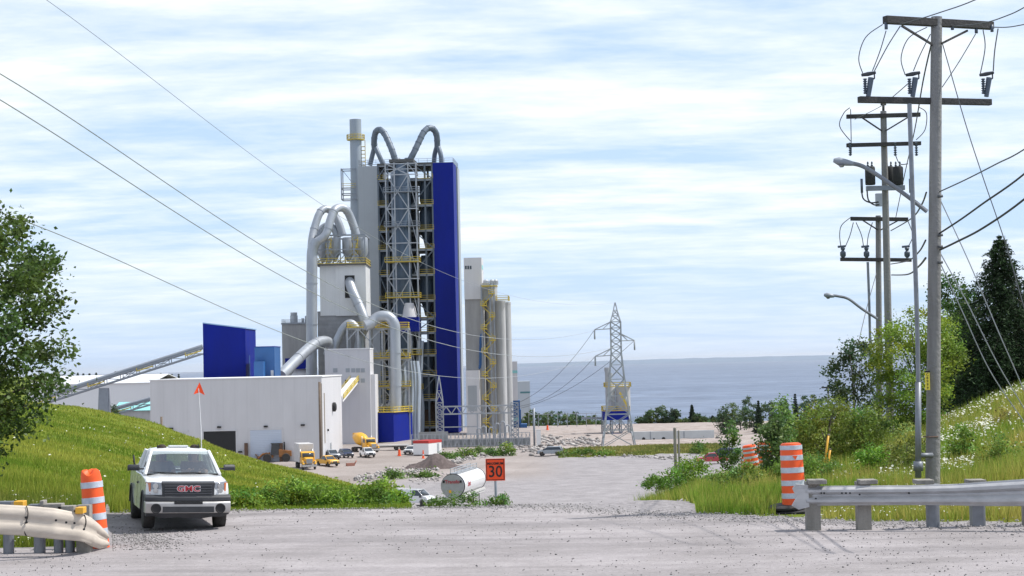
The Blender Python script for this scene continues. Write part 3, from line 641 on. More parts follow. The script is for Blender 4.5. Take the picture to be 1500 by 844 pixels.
q=MB(); S.bx(q,577,616,466,487,-5.6,-1.0); q.build('blue_fan_house',M_blue,t)
x,z=S.xz(602,466); q=MB(); q.lathe((x,-3.5,z),[(1.9,0),(1.5,2.2),(1.1,3.6),(.9,3.6)],16); q.build('white_hopper',M_wht,t)
q=MB()
for px in (600,613,618):
    duct(q,[S.p(px,655,-2),S.p(px+1,600,-2),S.p(px-2,560,-2),S.p(px,500,-1)],.9 if px==600 else .5,10)
q.build('lower_pipework',M_vesl,t)
q=MB(); S.bx(q,611,640,590,640,6,10,zb=0); q.build('base_wall',M_rust,t)
q=MB(); ringrail(q,S.fx(524,240),S.fx(663,240),.3,15,top+.05,1.2,.06); q.build('roof_rail',M_steel,t)
q=MB(); S.bx(q,551,633,238.5,241,0,16); S.bx(q,570,606,234,238.5,-2,6); q.build('roof_deck',M_deck,t)
def goose(pts,leg1,leg2,r=.78):
    o=MB(); duct(o,[S.p(*p) for p in pts],r,14,flange=1.6,k=8); ob=o.build('goose_neck_duct',M_dduct,t)
    for lg in (leg1,leg2): MB().path(smooth_path([S.p(*p) for p in lg],4),r*.78,12).build('duct_leg',M_dduct,ob)
goose([(579,238,-1),(574,222,-1),(567,205,0),(561,194,1),(554,189.5,2),(549,194,3),(547,205,4),(547.5,216,5)],[(548,213,5),(545,225,6),(541,242,7)],[(548,213,5),(554,227,4),(561,242,4)])
goose([(598,237,-1),(605,224,-1),(613,207,0),(620,193,1),(628,187,2),(635,190,3),(639,199,4),(640,216,5)],[(640,212,5),(636,226,6),(635,242,7)],[(640,212,5),(645,227,4),(646,242,4)])
for px in (580,597):
    x,z=S.xz(px,240); MB().lathe((x,0,z-.5),[(1.15,0),(1.15,1.6),(.8,2.0)],14).build('duct_collar',M_dduct,t)
# ---- silos on the right with stair
S=Site(470,712,R(-2)); t=S.root('cement_silos','group of grey concrete silos with a white headhouse and zigzag yellow stair','silos')
q=MB(); S.bx(q,679,705,378,439,-.4,9); q.build('headhouse',M_wht,t)
q=MB()
for px in (681,684.5,688): S.bx(q,px,px+2.6,390,395,-.46,-.38)
q.build('headhouse_window',M_glass,t)
x=S.fx(705,378); z=S.fz(705,388); MB().box(x-.02,x+.05,1,7,z-1,z).build('teal_band',M_teal,t)
q=MB(); S.bx(q,680.5,708,439,700,0,10,zb=0); q.build('silo_block',M_conc,t)
for px,rr,yt,dy in ((717,9.5,417,7),(731,7.6,440,5),(739,7,441.5,10)):
    q=MB(); r=rr*S.s; zt=S.fz(px,yt); q.lathe((S.fx(px,yt),dy,0),[(r,0),(r,zt-.6),(r*1.04,zt-.6),(r*1.04,zt),(r*.98,zt)],28); q.build('round_silo',M_conl,t)
q=MB(); S.bx(q,705,717,415,440,.5,6); q.build('elevator_head',M_gryp,t)
q=MB(); S.bx(q,684,703,543,700,-5,-.05,zb=0); q.build('lower_white_bay',M_wht,t)
q=MB(); S.bx(q,687,700,565,602,-5.06,-4.98); q.build('bay_recess',M_gryp,t)
q=MB(); duct(q,[S.p(707,490,-1),S.p(705,492,-1),S.p(704,500,-1),S.p(703.5,535,-1),S.p(701,540,-1)],.33,8,k=3); q.build('blue_pipe',M_mblue,t)
st=MB(); fr=MB(); xa,xb=S.fx(706,430),S.fx(724,430)
for X_ in (xa,xa+2.1,xb): 
    for yy in (-4,-1.2): fr.bar((X_,yy,0),(X_,yy,S.fz(715,418)),.13)
n=12
for i in range(n+1):
    py=432+i*17; z=S.fz(715,py); a,b=(xa,xb) if i%2 else (xb,xa)
    st.box(min(a,a+(1.2 if a==xa else -1.2)),max(a,a+(1.2 if a==xa else -1.2)),-4,-1.2,z-.1,z); rail(st,(xa-.2 if a==xa else xb-1.2,-4.1,z),(xa+1.2 if a==xa else xb+.2,-4.1,z),1.1,.09)
    st.box(*( (xa-.3,xa+1.0) if a==xa else (xb-1.0,xb+.3)),-4.14,-4.08,z,z+.22)
    if i<n:
        z2=S.fz(715,py+17); st.bar((a,-3.2,z),(b,-3.2,z2),.12); st.bar((a,-3.2,z+1),(b,-3.2,z2+1),.05); st.bar((a,-1.6,z),(b,-1.6,z2),.09)
st.build('zigzag_stair',M_yel,t); fr.build('stair_frame',M_steel,t)
q=MB(); ringrail(q,S.fx(726,440),S.fx(744,440),1,11,S.fz(735,440),1.1,.07); q.box(S.fx(706,419),S.fx(729,419),-4.2,0,S.fz(715,421),S.fz(715,419.5)); q.build('top_platform',M_yel,t)
for px in (711,720,725):
    MB().lathe((S.fx(px,415),3,S.fz(px,417)),[(.7,0),(.7,1),(.4,1.3)],10).build('roof_unit',M_lst,t)
# ---- blue and white loading tower behind
S=Site(520,754); t=S.root('loading_tower','narrow loading tower, white above and blue below with teal bands, right of the silos','tower')
q=MB(); S.bx(q,746,757.5,530,587,0,8); q.build('upper_wall',M_wht,t)
q=MB(); S.bx(q,745.5,761.5,587,650,.1,8,zb=0); q.build('lower_wall',M_mblue,t)
q=MB(); S.bx(q,760,763,600,650,-1,6,zb=0); S.bx(q,762,772,621,650,-2,4,zb=0); q.build('blue_kiosk',M_mblue,t)
q=MB(); S.bx(q,746,758,543,547,-.07,8.05); S.bx(q,745.5,762,612,617,-.05,8.06); q.build('teal_band',M_teal,t)
S=Site(640,768); t=S.root('pale_building','pale box building with a dark stripe, farthest right of the plant against the sea','building')
q=MB(); S.bx(q,756,776,559,640,0,12,zb=0); q.build('wall',mat('pale_sea_grey_panel',(.42,.46,.50),.6,var=.03),t)
q=MB(); S.bx(q,762,776.3,574,576.5,-.08,12.1); q.build('dark_stripe',mat('dark_teal_stripe',(.08,.2,.22),.6),t)
# ---- silo plant behind the pylon
S=Site(455,906); t=S.root('batching_silos','pair of pale silos on a blue legged base, seen through the pylon','silo plant')
for px,rr,yt in ((895,7.5,566),(913,12,566)):
    r=rr*S.s*.9; zt=S.fz(px,yt); zb=S.fz(px,603); MB().lathe((S.fx(px,yt),2,zb),[(r,0),(r,zt-zb),(r*.8,zt-zb+.4)],20).build('silo',M_conl,t)
for px,yt in ((890,545),(893.5,553)): MB().lathe((S.fx(px,yt),1,S.fz(px,603)),[(.55,0),(.55,S.fz(px,yt)-S.fz(px,603)),(.7,S.fz(px,yt)-S.fz(px,603)+.05),(.7,S.fz(px,yt)-S.fz(px,603)+1)],10).build('vent_pipe',M_lst,t)
q=MB(); S.bx(q,883,922,602,615,-2.5,6); q.build('blue_skirt',M_blue,t)
q=MB(); S.bx(q,893,907,644,651,-3,0,zb=0); q.build('blue_hut',M_blue,t)
q=MB(); xs=[S.fx(p,610) for p in (883,896,909,922)]; zb=S.fz(905,615)
for x in xs:
    for yy in (-2.4,5.8): q.bar((x,yy,0),(x,yy,zb),.16)
    q.bar((x,-2.4,zb*.5),(x,5.8,zb*.5),.1); q.bar((x,-2.4,zb-.2),(x,5.8,zb-.2),.1)
for a,b in zip(xs[:-1],xs[1:]): xbr(q,(a,-2.4,0),(b,-2.4,0),(b,-2.4,zb),(a,-2.4,zb),.1)
q.build('leg_frame',M_steel,t)
q=MB(); ringrail(q,xs[0],xs[-1],-2.4,5.8,S.fz(905,602),1.1,.09); ringrail(q,S.fx(886,567),S.fx(924,567),-1,5,S.fz(905,567),1,.09); q.bar((S.fx(907,575),-2.6,S.fz(907,575)),(S.fx(921,600),-2.6,S.fz(921,600)),.25); q.build('railing',M_yel,t)
q=MB(); q.bar((S.fx(852,613),1,S.fz(852,613)),(xs[0],1,S.fz(883,613)),.25); q.build('pipe_bridge',M_steel,t)
# ---- transmission pylon
def lattice_mast(mb,levels,r,rb):
    """levels: (z, half width x, half width y, cx) ; four legs with X bracing"""
    for i in range(len(levels)-1):
        (z0,a0,b0,c0),(z1,a1,b1,c1)=levels[i],levels[i+1]
        A=[Vector((c0+sx*a0,sy*b0,z0)) for sx,sy in ((-1,-1),(1,-1),(1,1),(-1,1))]; B=[Vector((c1+sx*a1,sy*b1,z1)) for sx,sy in ((-1,-1),(1,-1),(1,1),(-1,1))]
        for k in range(4):
            mb.bar(A[k],B[k],r); mb.bar(A[k],B[(k+1)%4],rb); mb.bar(A[(k+1)%4],B[k],rb); mb.bar(B[k],B[(k+1)%4],rb)
S=Site(380,906); t=S.root('transmission_pylon','lattice steel transmission pylon with three side arms standing against the sea','pylon'); s=S.s
X=lambda px,py:S.fx(px,py); Z=lambda py:S.fz(906,py)
q=MB(); lattice_mast(q,[(0,24*s,22*s,0),(Z(630),20*s,18.5*s,0),(Z(607),17*s,16*s,0),(Z(580),13.6*s,13*s,0),(Z(556),11*s,11*s,0),(Z(535),9*s,9*s,0),(Z(519),7.4*s,7.4*s,0)],.12,.07)
lv=[519,509,500,490,481,472]; lattice_mast(q,[(Z(p),7.4*s,7.4*s,0) for p in lv],.11,.07)
lattice_mast(q,[(Z(472),7.4*s,7.4*s,0),(Z(463),4.6*s,4.6*s,0),(Z(455),2.6*s,2.6*s,0),(Z(444),.4*s,.4*s,0)],.1,.06); q.build('lattice_tower',M_lst,t)
ends=[]
for sx,zt,zb,ln in ((-1,472,482,31),(1,490,500,27),(-1,511,521,31)):
    q=MB(); e=Vector((sx*ln*s,0,Z(zb)+ (.0))); e.z=Z((zt+zb)/2+ (6 if sx<0 else 5))
    for sy in (-1,1):
        q.bar((sx*7.4*s,sy*7.4*s,Z(zt)),e,.09); q.bar((sx*7.4*s,sy*7.4*s,Z(zb)),e,.09); m_=Vector((sx*7.4*s,sy*7.4*s,Z(zb))).lerp(e,.5); q.bar((sx*7.4*s,sy*7.4*s,Z(zt)),m_,.05)
    o=q.build('cross_arm',M_lst,t)
    q=MB(); q.path([e,e+Vector((0,0,-1.9))],.16,8); q.build('insulator_string',M_gryp,o); ends.append(e+S.o)
PYT=Vector((0,0,Z(444)))+S.o
# ---- substation gantry
S=Site(405,700); t=S.root('substation_gantry','galvanised lattice gantry with two masts and truss beams in front of the tower','gantry'); s=S.s
for px,yt in ((644,552),(753.5,588)):
    q=MB(); x=S.fx(px,600); zt=S.fz(px,yt); zs=S.fz(px,590); k=9
    lattice_mast(q,[(zs*i/k,5.2*s,5.2*s,x) for i in range(k+1)]+([(zs+(zt-zs)*.45,3.2*s,3.2*s,x),(zt,.3*s,.3*s,x)] if px<700 else []),.11,.065); q.build('mast',M_lst,t)
q=MB(); z1,z2=S.fz(700,595),S.fz(700,606); xa,xb=S.fx(646,600),S.fx(752,600); k=14
for yy in (-1,1):
    for z in (z1,z2): q.bar((xa,yy,z),(xb,yy,z),.13)
    for i in range(k):
        a,b=xa+(xb-xa)*i/k,xa+(xb-xa)*(i+1)/k; q.bar((a,yy,z1 if i%2 else z2),(b,yy,z2 if i%2 else z1),.08)
q.bar((xa,0,S.fz(700,625)),(S.fx(700,625),0,S.fz(700,625)),.12); q.build('truss_beam',M_lst,t)
q=MB()
for px in (699,722,738):
    x=S.fx(px,600); q.bar((x,0,0),(x,0,z2),.14)
q.build('post',M_lst,t)
for i,px in enumerate((702,709,720,729,737,744)):
    S2=Site(402,px); t=S2.root('busbar_support',('first','second','third','fourth','fifth and tallest','sixth')[i]+' grey hoop-shaped busbar support from the left behind the substation fence','busbar support','busbar supports behind the substation fence')
    h=(3.2,3.6,3.4,4.2,4.6,3.8)[i]; MB().path([Vector((-.45,0,0)),Vector((-.45,0,h)),Vector((-.2,0,h+.35)),Vector((.2,0,h+.35)),Vector((.45,0,h)),Vector((.45,0,0))],.14,6).build('hoop',M_lst,t)
    MB().box(-.7,.7,-.5,.5,0,1.1).build('transformer_box',M_steel,t)
# substation fence
S=Site(396,688); t=S.root('substation_fence','grey chain-link substation fence with lattice posts along the yard edge','fence')
q=MB(); xa,xb=S.fx(603,640),S.fx(776,640); k=30
for i in range(k+1):
    x=xa+(xb-xa)*i/k; q.bar((x,0,0),(x,0,2.9),.08)
for z in (.3,1.6,2.8): q.bar((xa,0,z),(xb,0,z),.06)
for i in range(k): 
    if i%2: q.bar((xa+(xb-xa)*i/k,0,.2),(xa+(xb-xa)*(i+1)/k,0,2.6),.07); q.bar((xa+(xb-xa)*(i+1)/k,0,.2),(xa+(xb-xa)*i/k,0,2.6),.05)
q.build('fence_frame',M_lst,t)
MB().box(xa,xb,1.2,1.4,0,1.7).build('screen_wall',mat('slate_screen',(.24,.26,.27),.8,var=.2,scale=1),t)
S=Site(398,618); t=S.root('concrete_screen_wall','plain light grey concrete wall section behind the red and white cabin','wall'); q=MB(); S.bx(q,613,656,633,660,0,.4,zb=0); q.build('wall',M_conc,t)
S=Site(392,788.5); t=S.root('white_pillar','white rectangular pillar at the right end of the substation fence','pillar'); q=MB(); S.bx(q,785.5,792,630,660,0,1,zb=0); q.build('shaft',M_whtr,t); q=MB(); S.bx(q,785.2,792.3,629.5,630.3,-.05,1.05); q.build('cap',M_wht,t)
S=Site(394,783); t=S.root('steel_post','slim grey steel post beside the white pillar','post'); MB().path([(0,0,0),(0,0,S.fz(783,598))],.22,8).build('shaft',M_steel,t)
# long low concrete wall on the right
S=Site(415,990); t=S.root('concrete_barrier','long low pale concrete wall with round openings, right of the pylon','wall')
q=MB(); S.bx(q,926,1046,631.5,660,0,1.0,zb=0); q.build('wall',mat('pale_concrete',(.50,.52,.53),.8,var=.08,scale=.4),t)
for px,r in ((943,.35),(958,.2),(972,.4)):
    x,z=S.xz(px,643); MB().lathe((x,-.06,z),[(r,0),(r,.1)],14,ax='y').build('round_opening',M_dark,t)
for px in (953,1002):
    x,z=S.xz(px,643); MB().box(x-.1,x+.1,-.08,0,z-.5,z+1.6).build('pilaster',M_steel,t)
# back fence line on the ridge
S=Site(520,840); t=S.root('ridge_fence','thin wire fence on the ridge in front of the sea-side trees','fence')
q=MB()
for i in range(10):
    x=S.fx(775+i*14,620); q.bar((x,0,0),(x,0,3.6),.09)
q.bar((S.fx(775,614),0,3.5),(S.fx(901,614),0,3.5),.07); q.build('fence_frame',M_lst,t)
# ================================================================ VEHICLES
M_paint=mat('white_vehicle_paint',(.70,.71,.72),.28,var=.04,scale=2,coat=.5)
M_dirtyw=mat('dusty_white_paint',(.55,.54,.53),.45,var=.12,scale=2)
M_tyre=mat('dusty_tyre_rubber',(.045,.042,.04),.9,var=.3,scale=8,bump=.3,bscale=30)
M_chrome=mat('dusty_chrome',(.48,.47,.46),.38,.55,var=.12,scale=4)
M_plast=mat('dark_grey_plastic',(.035,.037,.042),.55,var=.2,scale=5)
M_lamp=mat('headlamp_glass',(.27,.28,.31),.12,.3,var=.2,scale=15,coat=.6)
M_amber=mat('amber_lens',(.55,.17,.07),.25,var=.1,coat=.5)
M_yelv=mat('yellow_vehicle_paint',(.72,.38,.03),.4,var=.08,scale=2)
M_navy=mat('navy_vehicle_paint',(.012,.025,.09),.3,var=.08,coat=.5)
M_silver=mat('silver_vehicle_paint',(.30,.32,.35),.3,.4,var=.06,coat=.4)
M_redv=mat('red_vehicle_paint',(.42,.02,.03),.3,var=.06,coat=.5)
M_orange=mat('orange_plastic',(.85,.10,.012),.5,var=.10,scale=5)
M_refl=mat('reflective_tape',(.50,.55,.62),.35,.1,var=.14,scale=14)
M_tank=mat('white_tank_paint',(.74,.74,.75),.25,var=.03,coat=.5)
def wheel(t,x,y,r,wd,name='wheel'):
    q=MB(); prof=[(r*.62,-wd/2),(r*.93,-wd/2),(r,-wd*.34),(r,wd*.34),(r*.93,wd/2),(r*.62,wd/2)]
    q.lathe((x,y,r),prof,20,ax='y'); o=q.build(name,M_tyre,t)
    s=-1 if y<0 else 1
    q=MB(); q.lathe((x,y+s*wd*.36,r),[(r*.1,s*.03),(r*.35,s*.01),(r*.6,s*-.02),(r*.63,s*.03)] if s>0 else [(r*.63,-.03),(r*.6,.02),(r*.35,-.01),(r*.1,-.03)],16,ax='y'); q.build('rim',M_lst,o)
    return o
def arch(cx,r,z0,n=7): return [(cx+r*math.cos(math.pi*i/(n-1)),z0+r*math.sin(math.pi*i/(n-1))) for i in range(n)]
def text(s,size,m,parent,M,name='lettering',bold=.0,ext=.004):
    c=bpy.data.curves.new('t','FONT'); c.body=s; c.size=size; c.align_x='CENTER'; c.align_y='CENTER'; c.extrude=ext; c.offset=bold; c.resolution_u=3
    o=bpy.data.objects.new('t',c); COL.objects.link(o); bpy.context.view_layer.update()
    me=bpy.data.meshes.new_from_object(o.evaluated_get(bpy.context.evaluated_depsgraph_get())); bpy.data.objects.remove(o); bpy.data.curves.remove(c)
    me.transform(M); me.materials.clear(); me.materials.append(m); me.name=name
    ob=bpy.data.objects.new(name,me); COL.objects.link(ob)
    if parent: ob.parent=parent
    return ob
def FR(x,y,z,d='x'):
    """matrix placing text so it faces +x (front), -y (right side) or -x (rear)"""
    if d=='x': b=((0,0,1),(1,0,0),(0,1,0))
    elif d=='-y': b=((1,0,0),(0,0,-1),(0,1,0))
    elif d=='y': b=((-1,0,0),(0,0,1),(0,1,0))
    else: b=((0,0,-1),(-1,0,0),(0,1,0))
    m=Matrix(b).to_4x4(); m.translation=Vector((x,y,z)); return m
# ---- the white pickup, local +x is forward
PT=W(258.5,757,39.9); tz0=h1(PT.x,PT.y)
def pickup_near():
    hd=-math.pi/2+R(15.5)
    t=empty('pickup_truck',(PT.x,PT.y,tz0+.02),0,'white work pickup with black grille and orange whip flag driving up the road','pickup truck',rot=(R(0),R(0),hd))
    t.rotation_euler=(R(-2.0),R(-.3),hd); t.scale=(.835,)*3
    hw=.985
    lo=.44
    prof=[(2.62,lo+.12),(2.66,.9),(2.60,1.10),(2.48,1.17),(1.9,1.235),(1.25,1.27),(1.1,1.24),(.4,1.26),(-.85,1.26),(-.95,1.28),(-2.62,1.30),(-2.66,.62),(-2.5,lo+.05)]+arch(-1.78,.47,lo-.02)[::-1]+[(-1.1,lo-.05),(.9,lo-.05)]+arch(1.72,.47,lo-.02)[::-1]+[(2.35,lo)]
    def fn(x,y,z):
        a=abs(y)/hw
        x2=x
        if x>2.0: x2=x-(.34*max(0,a-.45)**2*2.2)
        yy=y*(1-.035*max(0,(z-.85))/.4*(a>.8)) 
        zz=z
        if z>1.1 and x>1.2: zz=z-.07*max(0,a-.55)*1.6+.025*math.exp(-((a-.62)/.14)**2)*.8
        if z<.6: yy*=.985
        return (x2,yy,zz)
    ys=[-hw,-hw*.975,-hw*.9,-hw*.75,-hw*.6,-hw*.4,0,hw*.4,hw*.6,hw*.75,hw*.9,hw*.975,hw]
    q=MB(); q.slab(prof,ys,fn); q.build('body',M_paint,t,bevel=.03)
    # under body and inner arches
    q=MB(); q.box(-2.5,2.3,-.70,.70,.30,.5); q.box(1.3,2.1,-.9,.9,.42,.85); q.box(-2.2,-1.35,-.9,.9,.42,.85); q.box(1.6,1.8,-.8,.8,.30,.44); q.build('underbody',M_plast,t)
    q=MB()
    for cxw in (1.72,-1.78):
        for s in (-1,1): q.path([Vector((cxw+.475*math.cos(g),s*(hw+.003),lo-.02+.475*math.sin(g))) for g in [math.pi*i/10 for i in range(11)]],.028,6)
    q.build('wheel_arch_trim',M_plast,t)
    # cab
    zb,zr=1.25,1.875
    def cab(x,z,y):
        k=(z-zb)/(zr-zb); return (x,y*(.90-.215*k),z)
    gx=[(1.20,zb),(.98,1.42),(.42,1.835),(.25,zr-.012),(-.25,zr),(-.62,zr-.01),(-.75,1.82),(-.92,zb)]
    q=MB(); q.slab([(.55,1.74),(.40,1.83),(.25,zr-.005),(-.25,zr+.01),(-.62,zr),(-.76,1.80),(-.74,1.74)],[-1,-.93,-.7,-.35,0,.35,.7,.93,1],lambda x,y,z:(x-(.03*y*y if x>.1 else 0),y*(.715-.03*((z-1.74)/.135)) ,z-(.05*abs(y)**4)),sm=True); q.build('roof',M_paint,t)
    q=MB()
    for s in (-1,1):
        A=Vector((1.22,s*.895,zb)); B=Vector((.50,s*.70,1.80)); q.path([A,A.lerp(B,.5)+Vector((.02,0,.01)),B],[.05,.045,.045],6)
        q.path([Vector((.08,s*.90,zb)),Vector((.02,s*.71,1.80))],.04,6); q.path([Vector((-.84,s*.89,zb)),Vector((-.72,s*.70,1.80))],[.09,.07],6)
    q.path([Vector((-.9,-.86,1.28)),Vector((-.9,.86,1.28))],.05,6)
    q.build('pillars',M_paint,t)
    # glass: thin slightly curved windshield
    gl=bpy.data.materials.new('windscreen_glass'); gl.use_nodes=True; T=gl.node_tree; T.nodes.clear(); o_=nd(T,'ShaderNodeOutputMaterial'); a_=nd(T,'ShaderNodeBsdfTransparent'); a_.inputs[0].default_value=(.62,.70,.68,1); g_=nd(T,'ShaderNodeBsdfGlossy'); g_.inputs['Roughness'].default_value=.03; fz=nd(T,'ShaderNodeFresnel'); fz.inputs[0].default_value=1.52
    ms=nd(T,'ShaderNodeMixShader'); T.links.new(mth(T,'ADD',mth(T,'MULTIPLY',fz.outputs[0],1.2),.26),ms.inputs[0]); T.links.new(a_.outputs[0],ms.inputs[1]); T.links.new(g_.outputs[0],ms.inputs[2]); T.links.new(ms.outputs[0],o_.inputs[0])
    q=MB(); vs=[];fs=[]; n=12
    for j in range(7):
        k=j/6; z=1.27+(1.80-1.27)*k; w_=.865-.185*k; x=1.22+(.50-1.22)*k
        for i in range(n+1):
            a=-1+2*i/n; vs.append((x+.10*(1-a*a)*(1-.3*k),a*w_,z))
    for j in range(6):
        for i in range(n): fs.append((j*(n+1)+i,j*(n+1)+i+1,(j+1)*(n+1)+i+1,(j+1)*(n+1)+i))
    q.add(vs,fs,0,True); ws=q.build('windscreen',gl,t)
    q=MB()
    for s in (-1,1):
        q.add([(1.08,s*.905,1.30),(.12,s*.905,1.27),(.06,s*.722,1.79),(.50,s*.722,1.79)],[(0,1,2,3)]); q.add([(.04,s*.905,1.27),(-.78,s*.90,1.27),(-.70,s*.722,1.79),(.0,s*.722,1.79)],[(0,1,2,3)])
    q.build('side_window',gl,t); q=MB(); q.add([(-.87,-.82,1.32),(-.87,.82,1.32),(-.76,.66,1.78),(-.76,-.66,1.78)],[(0,1,2,3)]); q.build('rear_window',gl,t)
    q=MB(); q.path([Vector((1.325,-.05,1.275)),Vector((1.29,-.35,1.31)),Vector((1.16,-.78,1.31))],.013,5); q.path([Vector((1.325,.65,1.275)),Vector((1.31,.3,1.31)),Vector((1.30,-.12,1.30))],.013,5); q.path([Vector((1.27,-.86,1.265)),Vector((1.33,0,1.272)),Vector((1.27,.86,1.265))],.022,5); q.build('wiper',M_black,t)
    # interior
    M_int=mat('cab_interior',(.16,.16,.155),.8,var=.2)
    q=MB(); q.box(.75,1.2,-.84,.84,1.0,1.27); q.build('dashboard',M_int,t)
    for y in (-.40,.40):
        q=MB(); q.slab([(.0,.9),(.1,.9),(-.1,1.52),(-.2,1.52)],[y-.24,y-.2,y+.2,y+.24]); q.box(-.2,-.1,y-.13,y+.13,1.54,1.72); q.build('seat',M_int,t,bevel=.02)
    q=MB(); q.path([Vector((.62+.07*math.cos(g)*0+.09*math.sin(g)*.4,.40+.19*math.cos(g),1.26+.17*math.sin(g))) for g in [2*math.pi*i/16 for i in range(17)]],.016,6); q.build('steering_wheel',M_black,t)
    q=MB(); q.box(.92,1.1,-.55,-.25,1.28,1.31); q.box(.95,1.12,-.1,.2,1.285,1.305); q.build('papers_on_dash',mat('paper',(.8,.8,.8),.8),t)
    # grille
    q=MB(); q.slab([(2.60,.74),(2.705,.76),(2.70,1.13),(2.56,1.165)],[-.62,-.60,0,.60,.62],lambda x,y,z:(x-.05*y*y,y*(1-.06*(1.16-z)),z)); gr=q.build('grille',M_plast,t,bevel=.015)
    q=MB()
    for z in (.815,.875,.935,.995,1.055): q.box(2.68,2.712,-.55,.55,z-.008,z+.008)
    q.build('grille_bar',mat('grille_bar_plastic',(.09,.092,.10),.4),gr)
    rdm=mat('emblem_red',(.42,.02,.03),.35); chm=mat('emblem_chrome',(.6,.6,.62),.3,.6)
    text('GMC',.185,chm,gr,FR(2.722,.0,.985)@Matrix.Diagonal((1.32,1,1,1)),'emblem_rim',bold=.013,ext=.006); text('GMC',.185,rdm,gr,FR(2.730,.0,.985)@Matrix.Diagonal((1.32,1,1,1)),'emblem',bold=.003,ext=.006)
    for s in (-1,1):
        q=MB(); q.slab([(2.50,.86),(2.645,.86),(2.625,1.13),(2.5,1.14)],[.63,.75,.86,.945,.955],lambda x,y,z:((x-.34*max(0,y/hw-.45)**2*2.2-(.12 if y>.93 else 0)),s*y,z)); hl=q.build('headlight',M_lamp,t,bevel=.01)
        q=MB(); q.slab([(2.50,.865),(2.655,.87),(2.635,1.12),(2.5,1.12)],[.865,.90,.95,.96],lambda x,y,z:((x-.34*max(0,y/hw-.45)**2*2.2-(.12 if y>.93 else 0)),s*y,z)); q.build('indicator_lens',M_amber,hl)
        q=MB(); q.lathe((2.60,s*.76,1.05),[(.055,0),(.065,.012),(.05,.014)],12,ax='x'); q.lathe((2.612,s*.76,.94),[(.05,0),(.058,.012),(.045,.014)],12,ax='x'); q.build('bulb_reflector',M_chrome,hl)
    # bumper: dark upper pad, chrome face, dark valance
    bf=lambda x,y,z:(x-.20*max(0,abs(y)-.45)**2*1.6,y,z)
    by=[-1.0,-.97,-.85,-.6,-.3,0,.3,.6,.85,.97,1.0]
    q=MB(); q.slab([(2.40,.70),(2.74,.70),(2.735,.79),(2.66,.845),(2.4,.845)],by,bf); q.build('bumper_pad',M_plast,t,bevel=.012)
    q=MB(); q.slab([(2.40,.42),(2.745,.42),(2.775,.50),(2.77,.66),(2.73,.695),(2.4,.695)],by,bf); bu=q.build('bumper',M_chrome,t,bevel=.015)
    q=MB(); q.box(2.74,2.782,-.33,.33,.63,.69); q.build('bumper_slot',M_dark,bu)
    q=MB(); q.slab([(2.5,.44),(2.785,.44),(2.785,.575),(2.5,.575)],[-.6,-.3,0,.3,.6],bf); q.build('lower_intake',M_plast,bu)
    for s in (-1,1): MB().lathe((2.62,s*.75,.53),[(.12,0),(.12,.145),(.10,.15),(.09,.14)],20,ax='x').build('fog_lamp',M_dark,bu)
    q=MB(); q.slab([(2.35,.30),(2.66,.30),(2.73,.42),(2.35,.42)],by,lambda x,y,z:(x-.22*max(0,abs(y)-.45)**2*1.6,y*.97,z+(.02*math.sin(y*14) if z<.35 else 0)+(.06*abs(y)**3 if z<.35 else 0))); q.build('valance',M_plast,t)
    for s in (-1,1):
        q=MB(); q.slab([(.98,1.345),(1.12,1.35),(1.13,1.44),(1.08,1.49),(.98,1.49)],[1.02,1.05,1.15,1.27,1.30],lambda x,y,z:(x-.25*(y-1.0),s*y,z-(.02 if y>1.28 else 0))); q.box(.98,1.04,s*.9 if s>0 else -1.05,1.05 if s>0 else s*.9,1.37,1.41); q.build('wing_mirror',M_plast,t,bevel=.02)
        for z in (1.0,):
            q=MB(); q.box(.0,.2,s*.985-.015,s*.985+.03,z,z+.045); q.build('door_handle',M_plast,t)
        q=MB(); q.box(1.1,1.106,s*.986-.002,s*.986+.002,.5,1.2); q.box(.06,.066,s*.986-.002,s*.986+.002,.5,1.2); q.build('door_seam',M_dark,t)
    for x in (1.72,-1.78):
        for s in (-1,1): wheel(t,x,s*.845,.40,.27)
    # roof gear
    q=MB(); q.box(-.1,.12,-.24,.24,1.885,1.93); q.build('beacon_bar',mat('beacon_plastic',(.6,.62,.63),.35),t,bevel=.015)
    q=MB(); q.box(.02,.14,.42,.52,1.86,1.93); q.box(.02,.14,.33,.36,1.86,1.90); q.path([Vector((.05,-.5,1.86)),Vector((.05,-.5,1.93))],.03,6); q.path([Vector((-.2,.52,1.86)),Vector((-.2,.52,1.96))],.014,6); q.build('roof_marker',M_black,t)
    q=MB(); q.path([Vector((-1.3,-.93,1.3)),Vector((-1.3,-.98,1.5)),Vector((-1.45,-.98,1.62)),Vector((-1.6,-.95,1.5)),Vector((-1.6,-.93,1.3))],.025,6); q.build('spare_hose_hoop',M_black,t)
    # bed interior
    q=MB(); q.box(-2.58,-.98,-.9,.9,1.285,1.315); q.build('bed_cover',M_plast,t)
    # whip and flag
    ws=t.matrix_basis.inverted()
    a=ws@W(291,657,39.9); 
    base=Vector((-1.1,.72,1.3)); tip=base+Vector((0,-.12,2.05)); q=MB(); q.path([base,base.lerp(tip,.5)+Vector((.01,.02,0)),tip],[.016,.013,.01],6); wp=q.build('whip_antenna',mat('white_fibreglass',(.7,.7,.7),.5),t)
    q=MB(); 
    q.add([tip+Vector((0,.02,.16)),tip+Vector((.01,.16,-.17)),tip+Vector((.03,-.13,-.15)),tip+Vector((-.02,.03,-.1))],[(0,1,3),(0,3,2)]); q.build('flag',mat('orange_flag_cloth',(.9,.08,.015),.7,var=.05),wp,solid=.008)
    return t
PK=pickup_near(); bpy.context.view_layer.update()
